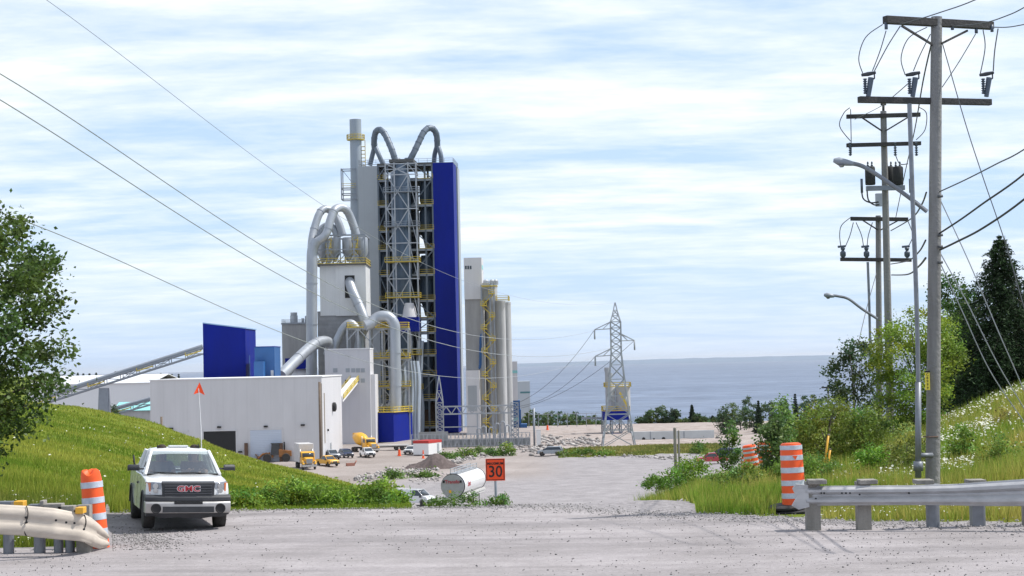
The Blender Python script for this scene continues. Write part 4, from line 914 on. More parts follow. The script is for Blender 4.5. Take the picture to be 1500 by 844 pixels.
# ---- person at the wheel
def skin(name,joints,edges,m,parent=None,root=0,sub=2):
    me=bpy.data.meshes.new(name); me.from_pydata([j[0] for j in joints],edges,[]); me.materials.append(m)
    o=bpy.data.objects.new(name,me); COL.objects.link(o)
    sk=o.modifiers.new('skin','SKIN'); sk.use_smooth_shade=True
    for i,j in enumerate(joints):
        v=me.skin_vertices[0].data[i]; r=j[1]; v.radius=r if hasattr(r,'__len__') else (r,r); v.use_root=(i==root)
    sb=o.modifiers.new('sub','SUBSURF'); sb.levels=sub; sb.render_levels=sub
    if parent: o.parent=parent
    return o
def driver(y,label,vest,hands):
    t=empty('person',PK.matrix_world@Vector((.05,y,.95)),0,label,'person',rot=PK.rotation_euler)
    s=1
    J=[((0,0,0),(.15,.12)),((.0,0,.2),(.16,.12)),((-.02,0,.40),(.17,.11)),((-.01,0,.50),(.06,.06)),((0,0,.56),(.05,.05)),((.02,0,.64),(.085,.075)),((.03,0,.72),(.088,.08)),((.02,0,.77),(.06,.06)),
       ((-.02,.19,.43),(.07,.065)),((.12,.24,.25),(.05,.05)),((.36,.17,.30),(.04,.04)),((.45,.13,.34),(.03,.045)),
       ((-.02,-.19,.43),(.07,.065)),((.12,-.24,.25),(.05,.05)),((.36,-.17,.30),(.04,.04)),((.45,-.13,.34),(.03,.045)),
       ((.3,.12,.02),(.09,.09)),((.55,.13,0),(.07,.07)),((.3,-.12,.02),(.09,.09)),((.55,-.13,0),(.07,.07))]
    if not hands: J[10]=((.34,.2,.10),(.04,.04)); J[11]=((.42,.16,.07),(.03,.045)); J[14]=((.34,-.2,.10),(.04,.04)); J[15]=((.42,-.16,.07),(.03,.045))
    E=[(0,1),(1,2),(2,3),(3,4),(4,5),(5,6),(6,7),(2,8),(8,9),(9,10),(10,11),(2,12),(12,13),(13,14),(14,15),(0,16),(16,17),(0,18),(18,19)]
    skm=mat('skin',(.48,.28,.20),.55); 
    skin('body',J,E,skm,t)
    Jv=[((0,0,.02),(.16,.14)),((0,0,.2),(.175,.135)),((-.02,0,.40),(.18,.125)),((-.02,.19,.43),(.08,.075)),((.10,.235,.27),(.065,.065)),((-.02,-.19,.43),(.08,.075)),((.10,-.235,.27),(.065,.065))]
    skin('jacket',Jv,[(0,1),(1,2),(2,3),(3,4),(2,5),(5,6)],vest,t)
    for s_ in (-1,1):
        for k in range(4):
            b=Vector((.46,s_*.13+(k-1.5)*.02,.36 if hands else .08)); skin('finger',[(b,.011),(b+Vector((.04,0,-.012+.004*k)),.010),(b+Vector((.05,0,-.05)),.009)],[(0,1),(1,2)],skm,t,sub=1)
        b=Vector((.42,s_*.09,.34 if hands else .07)); skin('thumb',[(b,.012),(b+Vector((.03,-s_*.03,.01)),.011),(b+Vector((.05,-s_*.035,-.01)),.010)],[(0,1),(1,2)],skm,t,sub=1)
    q=MB(); q.lathe((-.015,0,.735),[(.096,0),(.098,.03),(.082,.075),(.04,.10),(.01,.105)],16); q.build('hair',mat('dark_hair',(.03,.02,.015),.8),t)
    q=MB()
    for s_ in (-1,1): q.lathe((.105,s_*.032,.70),[(.002,0),(.013,0),(.009,.008)],8,ax='x')
    q.build('eyes',M_dark,t); q=MB(); q.path([Vector((.10,0,.70)),Vector((.125,0,.665)),Vector((.10,0,.66))],[.01,.016,.01],6); q.build('nose',skm,t); MB().box(.095,.108,-.025,.025,.625,.632).build('mouth',mat('lips',(.3,.1,.08),.6),t)
    return t
driver(.40,'person in a dark jacket at the wheel of the white pickup','x' and mat('dark_jacket',(.05,.06,.08),.8),True)
driver(-.40,'person in a grey jacket on the passenger side of the white pickup',mat('grey_jacket',(.22,.22,.21),.8),False)
# ---- generic distant vehicles, local +x forward
def car(name,label,cat,loc,hd,m,kind='suv',scale=1,group=None):
    t=empty(name,loc,hd,label,cat,group); L_,hw=2.35,.93
    if kind=='pickup':
        prof=[(2.6,.5),(2.65,.85),(2.5,1.08),(1.25,1.18),(-2.6,1.2),(-2.62,.55)]+arch(-1.7,.45,.45)[::-1]+arch(1.7,.45,.45)[::-1]; gh=[(1.25,1.17),(.45,1.78),(-.55,1.8),(-.95,1.17)]; wx=(1.7,-1.7); L_=2.6; zf=1.8
    elif kind=='van':
        prof=[(2.6,.5),(2.65,.85),(2.45,1.15),(1.75,1.28),(-2.7,1.3),(-2.72,.55)]+arch(-1.75,.45,.45)[::-1]+arch(1.8,.45,.45)[::-1]; gh=[(1.8,1.27),(1.05,2.02),(-2.55,2.08),(-2.7,1.27)]; wx=(1.8,-1.75); L_=2.65; hw=1.0; zf=2.08
    else:
        prof=[(2.3,.45),(2.35,.8),(2.2,1.0),(1.2,1.1),(-2.3,1.12),(-2.35,.5)]+arch(-1.45,.42,.42)[::-1]+arch(1.45,.42,.42)[::-1]; gh=[(1.25,1.09),(.45,1.66),(-1.9,1.68),(-2.3,1.1)]; wx=(1.45,-1.45); zf=1.68
    ys=[-hw,-hw*.93,-hw*.5,0,hw*.5,hw*.93,hw]
    fn=lambda x,y,z:(x-(.12*(abs(y)/hw)**4 if x>1.9 else 0),y*(1-.05*(z>1.0)),z)
    q=MB(); q.slab(prof,ys,fn); q.build('body',m,t,bevel=.04)
    k=lambda x,y,z:(x,y*(.93-.16*(z-gh[0][1])/(zf-gh[0][1])),z)
    q=MB(); q.slab([(a-(.06 if i in(0,1) else -.06),b) for i,(a,b) in enumerate(gh)],[-hw*.985,hw*.985],lambda x,y,z:k(x,y,z-.02)); 
    if kind=='van': q=MB(); q.slab([(1.72,1.29),(1.0,1.94),(.35,1.94),(.35,1.29)],[-hw*1.01,hw*1.01],k)
    q.build('windows',M_glass,t)
    q=MB()
    if kind=='van': q.slab([(1.0,1.9),(1.05,2.02),(-2.55,2.08),(-2.7,1.28),(.3,1.28),(.3,1.9)],[-hw,-hw*.9,0,hw*.9,hw],k)
    else: q.slab([(gh[1][0]+.1,zf-.1),(gh[1][0],zf+.0),(gh[2][0],zf+.03),(gh[2][0]-.1,zf-.1)],[-hw,-hw*.9,0,hw*.9,hw],k)
    for s in (-1,1):
        for (xa,za),(xb,zb) in ((gh[0],gh[1]),(gh[3],gh[2])): q.path([Vector(k(xa,s*hw*.98,za)),Vector(k(xb,s*hw*.98,zb-.05))],.05,5)
    q.build('roof',m,t,bevel=.03)
    for s in (-1,1):
        MB().box(L_-.12,L_-.0,s*.62-.18,s*.62+.18,.72,.9).build('headlight',M_lamp,t)
        MB().box(gh[0][0]-.3,gh[0][0]-.1,s*(hw+.1)-.12,s*(hw+.1)+.12,1.1,1.3).build('wing_mirror',M_plast,t)
    q=MB(); q.box(L_-.08,L_+.05,-.42,.42,.66,.92); q.build('grille',M_plast,t); q=MB(); q.box(L_-.2,L_+.1,-hw*.96,hw*.96,.42,.62); q.box(-L_-.12,-L_+.2,-hw*.96,hw*.96,.45,.62); q.build('bumper',M_plast,t)
    if kind=='pickup': q=MB(); q.box(-2.5,-1.05,-.8,.8,1.19,1.215); q.build('cargo_bed',M_plast,t)
    for x in wx:
        for s in (-1,1): wheel(t,x,s*(hw-.12),.36,.24)
    return t
def gp(px,py):
    """ground point seen at a photo pixel"""
    lo_,hi_=44.,640.
    best=None
    for Y in np.linspace(140,640,600):
        p=W(px,py,Y)
        if p.z<=h1(p.x,Y): best=Vector((p.x,Y,h1(p.x,Y))); break
    return best or W(px,py,400)
D_=math.pi/180
def towards(yaw): return -math.pi/2+R(yaw)  # heading towards the camera, turned
car('pickup_truck','silver pickup parked behind the yellow pickup by the warehouse corner','pickup truck',gp(486,673),towards(22),M_silver,'pickup')
car('pickup_truck','small yellow pickup in front of the warehouse corner','pickup truck',gp(480,683),towards(35),M_yelv,'pickup')
car('van','dark blue van parked facing the yard near the mixer truck','van',gp(507,671),towards(20),M_navy,'suv')
car('pickup_truck','white pickup parked in front of the yellow mixer truck','pickup truck',gp(538,670),towards(20),M_paint,'pickup')
car('car','white car parked at the left end of the red and white cabin','car',gp(603,666),towards(-15),M_paint,'suv')
car('van','white van on the haul road, half hidden by the roadside bushes','van',G(606,232),R(-28),M_paint,'van')
car('pickup_truck','red pickup on the far gravel track behind the right-hand bushes','pickup truck',gp(1043,680),R(178),M_redv,'pickup')
car('car','silver car by the berm left of the pylon','car',gp(806,668),R(170),M_silver,'suv')
car('car','dark blue car further along the track behind the red pickup','car',gp(1061,671),R(150),M_navy,'suv')
def heavy(t,m,hwd=1.2):
    q=MB(); q.box(-5.5,3.6,-.45,.45,.7,1.0); q.build('chassis',M_plast,t)
    q=MB(); q.slab([(3.7,1.0),(3.72,1.85),(3.4,1.95),(2.2,2.05),(2.2,.9)],[-.62,-.55,0,.55,.62],lambda x,y,z:(x,y*(1.25 if x<2.5 else 1),z)); q.build('hood',m,t,bevel=.05)
    q=MB(); q.slab([(2.25,1.0),(2.25,1.95),(2.0,2.8),(1.7,2.95),(.5,2.95),(.4,1.0)],[-hwd*.92,-hwd*.85,0,hwd*.85,hwd*.92]); q.build('cab',m,t,bevel=.05)
    q=MB(); q.slab([(2.30,2.02),(2.08,2.72),(1.9,2.72),(1.9,2.02)],[-.95,.95]); q.build('windscreen',M_glass,t); 
    for s in (-1,1): MB().box(.8,1.75,s*hwd*.93-.01,s*hwd*.93+.01,2.0,2.7).build('side_window',M_glass,t)
    q=MB(); q.box(3.7,3.78,-.5,.5,1.05,1.8); q.build('grille',M_silver,t); q=MB(); q.box(3.6,4.0,-1.2,1.2,.5,.85); q.build('bumper',M_chrome,t)
    for s in (-1,1):
        MB().box(3.35,3.7,s*.85-.15,s*.85+.15,1.15,1.4).build('headlight',M_lamp,t)
        q=MB(); q.path([Vector((3.7,s*1.0,.9)),Vector((3.5,s*1.0,1.3)),Vector((2.9,s*1.0,1.42)),Vector((2.3,s*1.0,1.1))],.2,6); q.build('fender',m,t)
        MB().path([Vector((.2,s*1.05,1.0)),Vector((.2,s*1.05,3.3))],.08,8).build('exhaust_pipe',M_chrome,t)
        wheel(t,2.9,s*1.0,.5,.3)
        for x in (-3.2,-4.5): wheel(t,x,s*.95,.5,.5)
    return t
t=heavy(empty('box_truck',gp(449,687),towards(14),'yellow-cab truck with a white box body beside the warehouse pole','truck'),M_yelv)
MB().box(-5.8,0,-1.25,1.25,1.1,4.2).build('box_body',M_dirtyw,t,bevel=.05)
t=heavy(empty('mixer_truck',gp(537,663),towards(28),'yellow concrete mixer truck with a tilted drum behind the white pickup','truck'),M_yelv)
q=MB(); q.lathe((0,0,0),[(.45,-2.9),(.8,-2.6),(1.3,-.5),(1.25,.8),(.7,2.2),(.55,2.3)],18,ax='x'); o=q.build('mixer_drum',M_yelv,t); o.location=(-2.7,0,2.6); o.rotation_euler=(0,R(10),0)
MB().box(-5.8,-4.8,-.5,.5,3.0,3.8).build('hopper',M_yelv,t)
# wheel loader, facing left
t=empty('wheel_loader',gp(404,677),math.pi+R(6),'orange-brown wheel loader with a dark cab beside the roll-up door','wheel loader')
q=MB(); q.slab([(-2.9,1.0),(-2.9,2.0),(-.6,2.3),(-.6,.9)],[-.9,-.8,.8,.9]); q.build('engine_body',mat('loader_orange',(.30,.12,.03),.55,var=.3,scale=1),t,bevel=.06)
q=MB(); q.slab([(-.8,1.3),(-.7,3.3),(.7,3.3),(.9,1.3)],[-.75,-.68,.68,.75]); q.build('cab',M_glass,t); MB().box(-.85,.85,-.82,.82,3.3,3.42).build('cab_roof',M_plast,t)
q=MB(); q.box(.4,2.2,-.5,.5,.8,1.4); q.build('front_frame',_M['loader_orange'],t)
q=MB()
for s in (-.55,.55): q.path([Vector((1.0,s,1.6)),Vector((2.3,s,1.5)),Vector((3.3,s,.6))],.15,6)
q.build('lift_arm',_M['loader_orange'],t)
q=MB(); q.slab([(3.2,.15),(4.3,.12),(4.3,.2),(3.5,.4),(3.4,1.1),(3.7,1.5),(3.6,1.55),(3.15,1.1)],[-1.35,1.35]); q.build('bucket',M_rust,t)
MB().path([Vector((-1.6,.3,2.1)),Vector((-1.6,.3,3.6))],.12,8).build('exhaust_pipe',M_black,t)
for x in (1.5,-1.9):
    for s in (-1,1): wheel(t,x,s*1.05,.78,.6)
# orange machine by the pale door
t=empty('compact_loader',gp(378,672)+Vector((-1.5,0,0)),R(200),'small salmon-orange machine half hidden by the hill, left of the wheel loader','machine')
M_salm=mat('faded_orange_paint',(.50,.22,.12),.6,var=.15)
q=MB(); q.slab([(-2.2,.5),(-2.3,1.2),(-1.2,1.9),(1.0,1.7),(2.4,.9),(2.3,.4)],[-1.0,-.9,.9,1.0]); q.build('body',M_salm,t,bevel=.05)
MB().box(-.7,.5,-.7,.7,1.7,2.6).build('cab',M_glass,t); MB().box(-.8,.6,-.78,.78,2.6,2.7).build('cab_roof',M_whtr,t)
for x in (-1.4,1.4):
    for s in (-1,1): wheel(t,x,s*1.05,.5,.35)
# flat trailer in the yard
t=empty('flat_trailer',gp(569,660),R(8),'low white flat trailer parked in front of the blue block','trailer')
MB().box(-4.2,4.2,-1.2,1.2,.9,1.15).build('deck',M_dirtyw,t); MB().box(-4,4,-.4,.4,.65,.9).build('chassis',M_plast,t)
for x in (1.6,2.8):
    for s in (-1,1): wheel(t,x,s*1.0,.42,.3)
MB().box(-3.6,-3.4,-.8,.8,0,.9).build('landing_leg',M_plast,t)
# tanker
TP=gp(664,741); TP=Vector((TP.x,TP.y-30,h1(TP.x,TP.y-30)))
TY=200; TC=W(664,738,TY); TC.z=h1(TC.x,TY)
TD=(W(697,720,214)-W(664,738,TY)); TD.z=0; hd=R(80.5)
t=empty('tanker_trailer',TC,0,'white road tanker trailer heading away down the haul road behind the bushes','tanker trailer'); t.rotation_euler=(0,0,hd)
zc=(W(667,712,TY).z-TC.z); print('tank centre above ground',zc); zc=max(2.0,zc); r=1.25
q=MB(); q.lathe((0,0,zc),[(.3,-.25),(r*.8,-.15),(r,.05),(r*1.0,12.2),(r*.8,12.4),(.3,12.5)],28,ax='x'); tk=q.build('tank',M_tank,t)
q=MB(); q.lathe((0,0,zc),[(r*1.03,0),(r*1.03,.1)],28,ax='x'); q.lathe((0,0,zc),[(r*1.03,12.1),(r*1.03,12.2)],28,ax='x'); q.build('tank_ring',M_plast,tk)
q=MB(); q.lathe((-.27,0,zc),[(r*.97,0),(r*.97,.06)],28,ax='x'); q.build('rear_head',mat('tank_end_shade_grey',(.34,.34,.36),.5,.2,var=.1),tk)  # end of the white tank, its shade put into this greyer colour
q=MB(); rail(q,(.6,.35,zc+r-.05),(11.8,.35,zc+r-.05),.55,.05); rail(q,(.6,-.35,zc+r-.05),(11.8,-.35,zc+r-.05),.55,.05); q.box(.6,11.8,-.4,.4,zc+r-.03,zc+r+.04); q.build('top_walkway',M_lst,t)
q=MB(); q.box(.3,12,-1.15,1.15,zc-r-.12,zc-r+.05); q.box(.2,12,-1.22,-1.05,zc-r+.1,zc-r+.35); q.build('chassis',M_dirtyw,t)
for x in (1.2,2.5,3.8):
    for s in (-1,1): wheel(t,x,s*1.0,.5,.45)
for x in (6,9.5):
    MB().box(x,x+.25,-1.1,-.9,.0,zc-r).build('landing_leg',M_dirtyw,t)
lr=mat('lettering_red',(.40,.03,.05),.5)
text('Transfo',.5,lr,tk,FR(-.35,0,zc+.45,'-x'),'rear_lettering',bold=.01)
text('Santi',.8,lr,tk,FR(2.6,-r-.01,zc+.1,'-y'),'side_lettering',bold=.01)
for s in (-.9,.9): MB().box(-.38,-.3,s-.1,s+.1,zc+.35,zc+.6).build('tail_light',M_dark,t)
q=MB(); q.box(-.4,-.36,.1,.35,zc-.7,zc-.4); q.build('hazard_plate',M_yelv,t)
# cabin with red top
CP=gp(628,669); t=empty('site_cabin',CP,R(-32)*0,'white site cabin with a red roof band beside the brown soil heap','cabin'); t.rotation_euler.z=R(-24)
MB().box(-3.2,0,0,5.5,.35,2.9).build('wall',M_tank,t); MB().box(-3.24,.04,-.04,5.54,2.45,2.95).build('red_band',M_red,t); MB().box(-3.1,-.1,.1,5.4,0,.35).build('skid',M_plast,t); MB().box(-.02,.05,3.6,4.4,.5,2.3).build('door',M_gryp,t)
t=empty('traffic_cone',gp(620,672),0,'orange marker cone in front of the red and white cabin','traffic cone'); MB().lathe((0,0,0),[(.35,0),(.35,.06),(.22,.08),(.12,1.1),(.1,1.5)],14).build('cone',M_orange,t); MB().lathe((0,0,.55),[(.185,0),(.17,.2)],14).build('white_collar',M_refl,t)
def hcone(px,py,label):
    t=empty('traffic_cone',gp(px,py),0,label,'traffic cone'); MB().lathe((0,0,0),[(.4,0),(.4,.08),(.3,.1),(.2,1.2)],12).build('cone',M_orange,t)
hcone(802,630,'orange marker on the far rubble pad in front of the trees'); hcone(585,668,'small orange marker at the edge of the yard')
t=empty('scrap_frame',gp(514,683),.3,'small pinkish scrap frame lying in the middle of the yard','scrap'); MB().box(-.8,.6,-.4,.4,0,.5).path([Vector((.6,0,.2)),Vector((1.0,0,.9))],.12,6).build('frame',mat('faded_red_scrap',(.35,.16,.12),.8),t)
# ================================================================ NEAR FURNITURE
def barrel(loc,label,lean=(0,0),h=1.43,r=.235,ring=False,crush=0,cut=False):
    t=empty('traffic_drum',loc,0,label,'traffic drum',rot=(lean[0],lean[1],random.uniform(0,6)*0))
    z0=.06; zt=h; prof=[(r*1.06,z0)]; n=28
    q=MB(); P_=[(r*1.08,0),(r*1.05,z0),(r*1.03,z0+.02)]; 
    q=MB(); q.lathe((0,0,0),[(r*1.08,0.01),(r*1.04,.25),(r*1.0,.8),(r*.96,zt-.10),(r*.88,zt-.02),(r*.7,zt),(r*.3,zt)],n); body=q.build('drum_body',M_orange,t)
    if crush:
        for v_ in body.data.vertices:
            if v_.co.z>zt-.12: v_.co.z-=.05*(math.sin(3*math.atan2(v_.co.y,v_.co.x))+.6); v_.co.x*=.95
    pz=[(.30,.41),(.56,.67),(.82,.93),(1.08,1.18),(1.29,1.38)] if not crush else [(.24,.36),(.52,.64),(.82,.93),(1.10,1.21)]
    for k,(a,b) in enumerate(pz):
        ra=lambda z:r*(1.06-.10*z/zt)
        q=MB(); q.lathe((0,0,0),[(ra(a),a),(ra(a)+.004,a+.002),(ra(b)+.004,b-.002),(ra(b),b)],n); q.build('reflective_band',M_refl,t)
    if cut: MB().add([(-.02,-r*1.01-.012,1.17),(.09,-r*.96-.012,1.17),(.04,-r*1.0-.012,1.085)],[(0,1,2)]).build('torn_tape_patch',M_orange,t,solid=.004)
    return t
RB=W(1164,747,39.3); RB.z=h1(RB.x,RB.y); barrel(RB,'upright orange drum with grey bands at the end of the right guardrail',(R(-1),R(-1.5)),cut=True)
rt_=empty('rubber_base',RB+Vector((-.02,-.02,.0)),0,'black rubber ring base around the foot of the right-hand orange drum','rubber base',rot=(R(3),R(-3),0))
MB().lathe((-.05,0,.02),[(.29,0),(.47,.0),(.48,.05),(.40,.10),(.29,.10)],28).build('ring',M_black,rt_); MB().lathe((-.1,-.04,.12),[(.30,0),(.42,0),(.42,.04),(.34,.07),(.30,.07)],28).build('ring',M_black,rt_)
LB=W(143,803,34.6); LB.z=h1(LB.x,LB.y)-.0; barrel(LB,'crumpled leaning orange drum behind the left guardrail end',(0,R(-4.5)),h=1.42,crush=1,r=.20)
for i,(px,py,Y,lab,ln) in enumerate(((1121,690,118,'orange drum standing straight among the bushes, right one of three',0),(1104,690,112,'leaning orange drum behind the young tree, middle of three',-8),(1096,692,120,'orange drum leftmost of three in the bushes',4))):
    p=G(px,Y); r=.42 if i!=1 else .36
    b_=barrel(p+Vector((0,0,0.2)),lab,(0,R(ln)),h=1.5,r=r)
    b_.scale=(1.15,1.15,1.15)
# ---- guardrails
def wrail(pts,top,bot,th=.08,waves=2):
    """W-beam: list of (x,y,ztop,zbot) stations swept as a corrugated plate"""
    n=17; vs=[];fs=[]; mb=MB()
    for i,(x,y,zt,zb) in enumerate(pts):
        a=pts[max(i-1,0)]; b=pts[min(i+1,len(pts)-1)]; d=Vector((b[0]-a[0],b[1]-a[1],0)).normalized(); nn=Vector((d.y,-d.x,0))
        for j in range(n):
            k=j/(n-1); cc_=.5-.5*math.cos(2*math.pi*waves*k); off=th*min(1,max(0,(cc_-.12)/.62))*(1 if not (.42<k<.58) else 1)+ (th*.35*max(0,1-abs(k-.5)/.12))
            vs.append((x+nn.x*off,y+nn.y*off,zt+(zb-zt)*k))
    for i in range(len(pts)-1):
        for j in range(n-1): fs.append((i*n+j,(i+1)*n+j,(i+1)*n+j+1,i*n+j+1))
    mb.add(vs,fs,0,True); return mb
M_grail=mat('galvanised_guardrail',(.42,.42,.43),.5,.25,var=.2,scale=2.5,streak=.4,bump=.05,bscale=8)
M_grailw=mat('dusty_cream_guardrail',(.52,.46,.39),.65,.05,var=.16,scale=2,streak=.3,bump=.1,bscale=8)
M_wood=mat('weathered_timber',(.25,.235,.21),.9,var=.3,scale=4,streak=6,bump=.4,bscale=25)
M_post=mat('grey_steel_post',(.20,.215,.24),.5,.4,var=.2,scale=3)
def railpts(spec,step=6):
    xs=[s[0] for s in spec]; o=[]
    px=xs[0]; lst=[]
    while px<xs[-1]: lst.append(px); px+=step
    lst.append(xs[-1])
    for px in lst:
        yt=np.interp(px,xs,[s[1] for s in spec]); yb=np.interp(px,xs,[s[2] for s in spec]); Y=np.interp(px,xs,[s[3] for s in spec])
        a=W(px,yt,Y); b=W(px,yb,Y); o.append(((a.x+b.x)/2,Y,a.z,b.z))
    return o
t=empty('guardrail',G(1330,34.4),0,'long straight grey metal guardrail on the right side of the road','guardrail'); o0=t.location
sp_=[(1181,712,741,35.0),(1250,711.5,740.5,34.8),(1330,711,740,34.6),(1400,709,740.5,34.4),(1440,706,741.5,34.2),(1500,702,741.5,33.9),(1640,697,742,33.2),(2000,690,744,31.5)]
pts=[(x-o0.x,y-o0.y,a-o0.z,b-o0.z) for x,y,a,b in railpts(sp_)]
wrail(pts,0,0,.07).build('beam',M_grail,t,solid=.006)
q=MB(); 
ep=[(1150,713,741,35.4),(1158,708,742,35.2),(1170,708,744,35.1),(1184,710,743,35.0)]
pe=[(x-o0.x,y-o0.y,a-o0.z,b-o0.z) for x,y,a,b in railpts(ep,4)]; pl_=[W(a_,b_,34.93)-o0 for a_,b_ in ((1161,716),(1166,709),(1184,710.5),(1186,743),(1170,747),(1160,741),(1167,729))]; pb_=[p_+Vector((0,.06,0)) for p_ in pl_]; k_=len(pl_); MB().add(pl_+pb_,[tuple(range(k_)),tuple(range(2*k_-1,k_-1,-1))]+[(i_,(i_+1)%k_,k_+(i_+1)%k_,k_+i_) for i_ in range(k_)]).build('flared_end',M_grail,t,bevel=.008)
q=MB()
for px,yy in ((1202,722),(1206,722),(1232,722),(1238,722),(1244,722),(1330,722),(1258,724),(1412,725),(1194,730)):
    p=W(px,yy,34.55)-o0; q.lathe((p.x,p.y-.09,p.z),[(.001,0),(.018,0),(.018,.02)],8,ax='y')
q.build('bolts',M_dark,t)
for px,w_,m,cyl in ((1191,20,M_wood,0),(1265,20,M_wood,0),(1367,20,M_post,1),(1430,15,M_post,0),(1438,12,M_post,1),(1510,22,M_wood,0),(1590,20,M_post,0),(1680,22,M_wood,0),(1780,22,M_wood,0)):
    Y=35.1 if not cyl else 35.15; p=G(px,Y)-o0; h=W(px,705,Y).z-o0.z; hw=w_/F*Y/2
    q=MB()
    if cyl: q.lathe((p.x,.75,p.z-.3),[(hw,0),(hw,h-p.z+.25)],18)
    else: q.box(p.x-hw,p.x+hw,.55,.8,p.z-.3,h)
    q.build('post',m,t)
for px in (1196,1270,1352,1428,1512):
    p=W(px,706,35.0)-o0; q=MB(); q.box(p.x-.17,p.x+.15,.34,.72,p.z-.03,p.z+.05); q.build('spacer_block',M_wood,t,bevel=.01)
t=empty('guardrail',G(60,33.5),0,'dusty cream guardrail curving to a bent end on the left side of the road','guardrail'); o0=t.location
sp_=[(-420,725,768,30),(-120,733,776,31.5),(-60,736,779,32),(0,739,783,32.4),(38,741,785,32.6),(41,741,786,32.62),(80,744.5,790,32.8),(118,752,793,33.1),(130,756,797,33.4),(140,764,800,33.8),(148,771,803,34.3)]
pts=[(x-o0.x,y-o0.y,a-o0.z,b-o0.z) for x,y,a,b in railpts(sp_,4)]; wrail(pts,0,0,.032).build('beam',M_grailw,t,solid=.008)
ep=[(122,752,794,33.28),(134,758,800,33.6),(146,768,804,34.1),(157,780,802,34.5)]
pe=[(x-o0.x,y-o0.y-.03,a-o0.z,b-o0.z) for x,y,a,b in railpts(ep,3)]; wrail(pe,0,0,.045,2).build('bent_end',M_grailw,t,solid=.008)
q=MB()
for pxs in ((39,1),(124,1)):
    px=pxs[0]; P_=[]
    for k in range(13):
        s_=sp_; yt=np.interp(px,[a[0] for a in s_],[a[1] for a in s_]); yb=np.interp(px,[a[0] for a in s_],[a[2] for a in s_]); Y=np.interp(px,[a[0] for a in s_],[a[3] for a in s_]); kk=k/12; off=.032*(.5-.5*math.cos(4*math.pi*kk))**.5+.014
        p=W(px+3*math.sin(kk*6.28*1),yt+(yb-yt)*kk,Y)-o0; P_.append(Vector((p.x,p.y-off,p.z)))
    q.path(P_,.009,5)
q.build('overlap_seam',M_dark,t)
q=MB()
for px,yy in ((39,758),(40,765),(98,765),(83,762),(110,766),(124,775)):
    p=W(px,yy,32.6)-o0; q.lathe((p.x,p.y-.06,p.z),[(.001,0),(.02,0),(.02,.03)],8,ax='y')
q.build('bolts',M_dark,t)
for px,w_,m,cyl in ((4,16,M_post,1),(50,17,M_post,1),(78,14,M_post,1),(95,14,M_post,1),(117,20,M_wood,0),(-30,20,M_post,1),(-90,20,M_wood,0),(-180,20,M_post,1),(-280,20,M_wood,0)):
    Y=33.4; p=G(px,Y)-o0; h=W(px,742,Y).z-o0.z; hw=w_/F*Y/2; q=MB()
    if cyl: q.lathe((p.x,.3,p.z-.25),[(hw,0),(hw,h-p.z+.2)],18)
    else: q.box(p.x-hw,p.x+hw,.15,.4,p.z-.25,h)
    q.build('post',m,t)
for a,b,yt,m in ((-8,18,735,M_post),(22,36,734,M_yelv),(42,84,739,M_post),(66,92,738,M_wood),(86,110,741,M_wood),(112,124,743,M_yelv),(60,66,733,M_wood)):
    p=W(a,yt,33.1)-o0; p2=W(b,yt+9,33.1)-o0; q=MB(); q.box(p.x,p2.x,p.y-.1+(.05 if m==M_post else 0),p.y+.12+random.uniform(0,.05),p2.z,p.z); q.build('reflector' if m==M_yelv else 'spacer_block',m,t,bevel=.01)
# ---- speed sign
Y=64; p=G(727.5,Y); t=empty('speed_sign',p,0,'orange temporary speed sign reading MAXIMUM 30 on a thin post','road sign')
S=Site(Y,727.5); s=S.s; zt=S.fz(727.5,673.5); zb=S.fz(727.5,704); hw=13.2*s
MB().path([(0,.05,-.2),(0,.05,zt+.02)],.045,8).build('post',M_steel,t)
pl=MB().box(-hw,hw,-.02,.0,zb,zt).build('sign_plate',mat('black_sign_border',(.03,.012,.01),.6),t,bevel=.005)
MB().box(-hw+.025,hw-.025,-.028,-.018,zb+.025,zt-.025).build('sign_face',mat('fluorescent_orange_sheet',(.92,.075,.01),.5,var=.03),pl)
MB().box(-hw-.02,hw+.02,-.016,-.001,zb-.02,zt+.02).build('orange_rim',_M['fluorescent_orange_sheet'],pl)
bk=mat('sign_black',(.015,.015,.015),.6)
text('30',.56,bk,pl,FR(0,-.034,zb+(zt-zb)*.39,'-y')@Matrix.Diagonal((.86,.95,1,1)),'numerals',bold=.006); text('MAXIMUM',.115,bk,pl,FR(0,-.034,zt-.145,'-y'),'lettering',bold=.003)
# ---- wooden posts (old fence post pair) and yellow stakes
for px,yt,Y,r,lab in ((991,628,110,.10,'thick weathered wooden post standing at the edge of the haul road'),(996.5,632,112,.065,'thinner grey wooden post just right of the thick post')):
    S=Site(Y,px,base=G(px,Y)); h=S.fz(px,yt); t=empty('wooden_post',S.o,0,lab,'post'); MB().path([(0,0,-.5),(0,0,h)],[r,r*.9],10).build('shaft',M_wood,t); MB().lathe((0,0,h),[(r*.92,0),(r*.3,.05)],10).build('cap',M_wood,t)
for (x0,y0),(x1,y1),lab in (((1205,668),(1213.5,638),'faded yellow stake leaning right in the bushes'),((1209,676),(1216,659),'shorter faded yellow stake beside the taller one')):
    a=W(x0,y0,62);b=W(x1,y1,62); t=empty('yellow_stake',(a.x,a.y,a.z-.6),0,lab,'stake'); MB().path([Vector((0,0,0)),b-a+Vector((0,0,.6))],.036,8).build('stake_shaft',M_yelv,t); MB().path([b-a+Vector((0,0,.6)),b-a+Vector((.01,0,.64))],.038,8).build('stake_cap',M_wood,t)
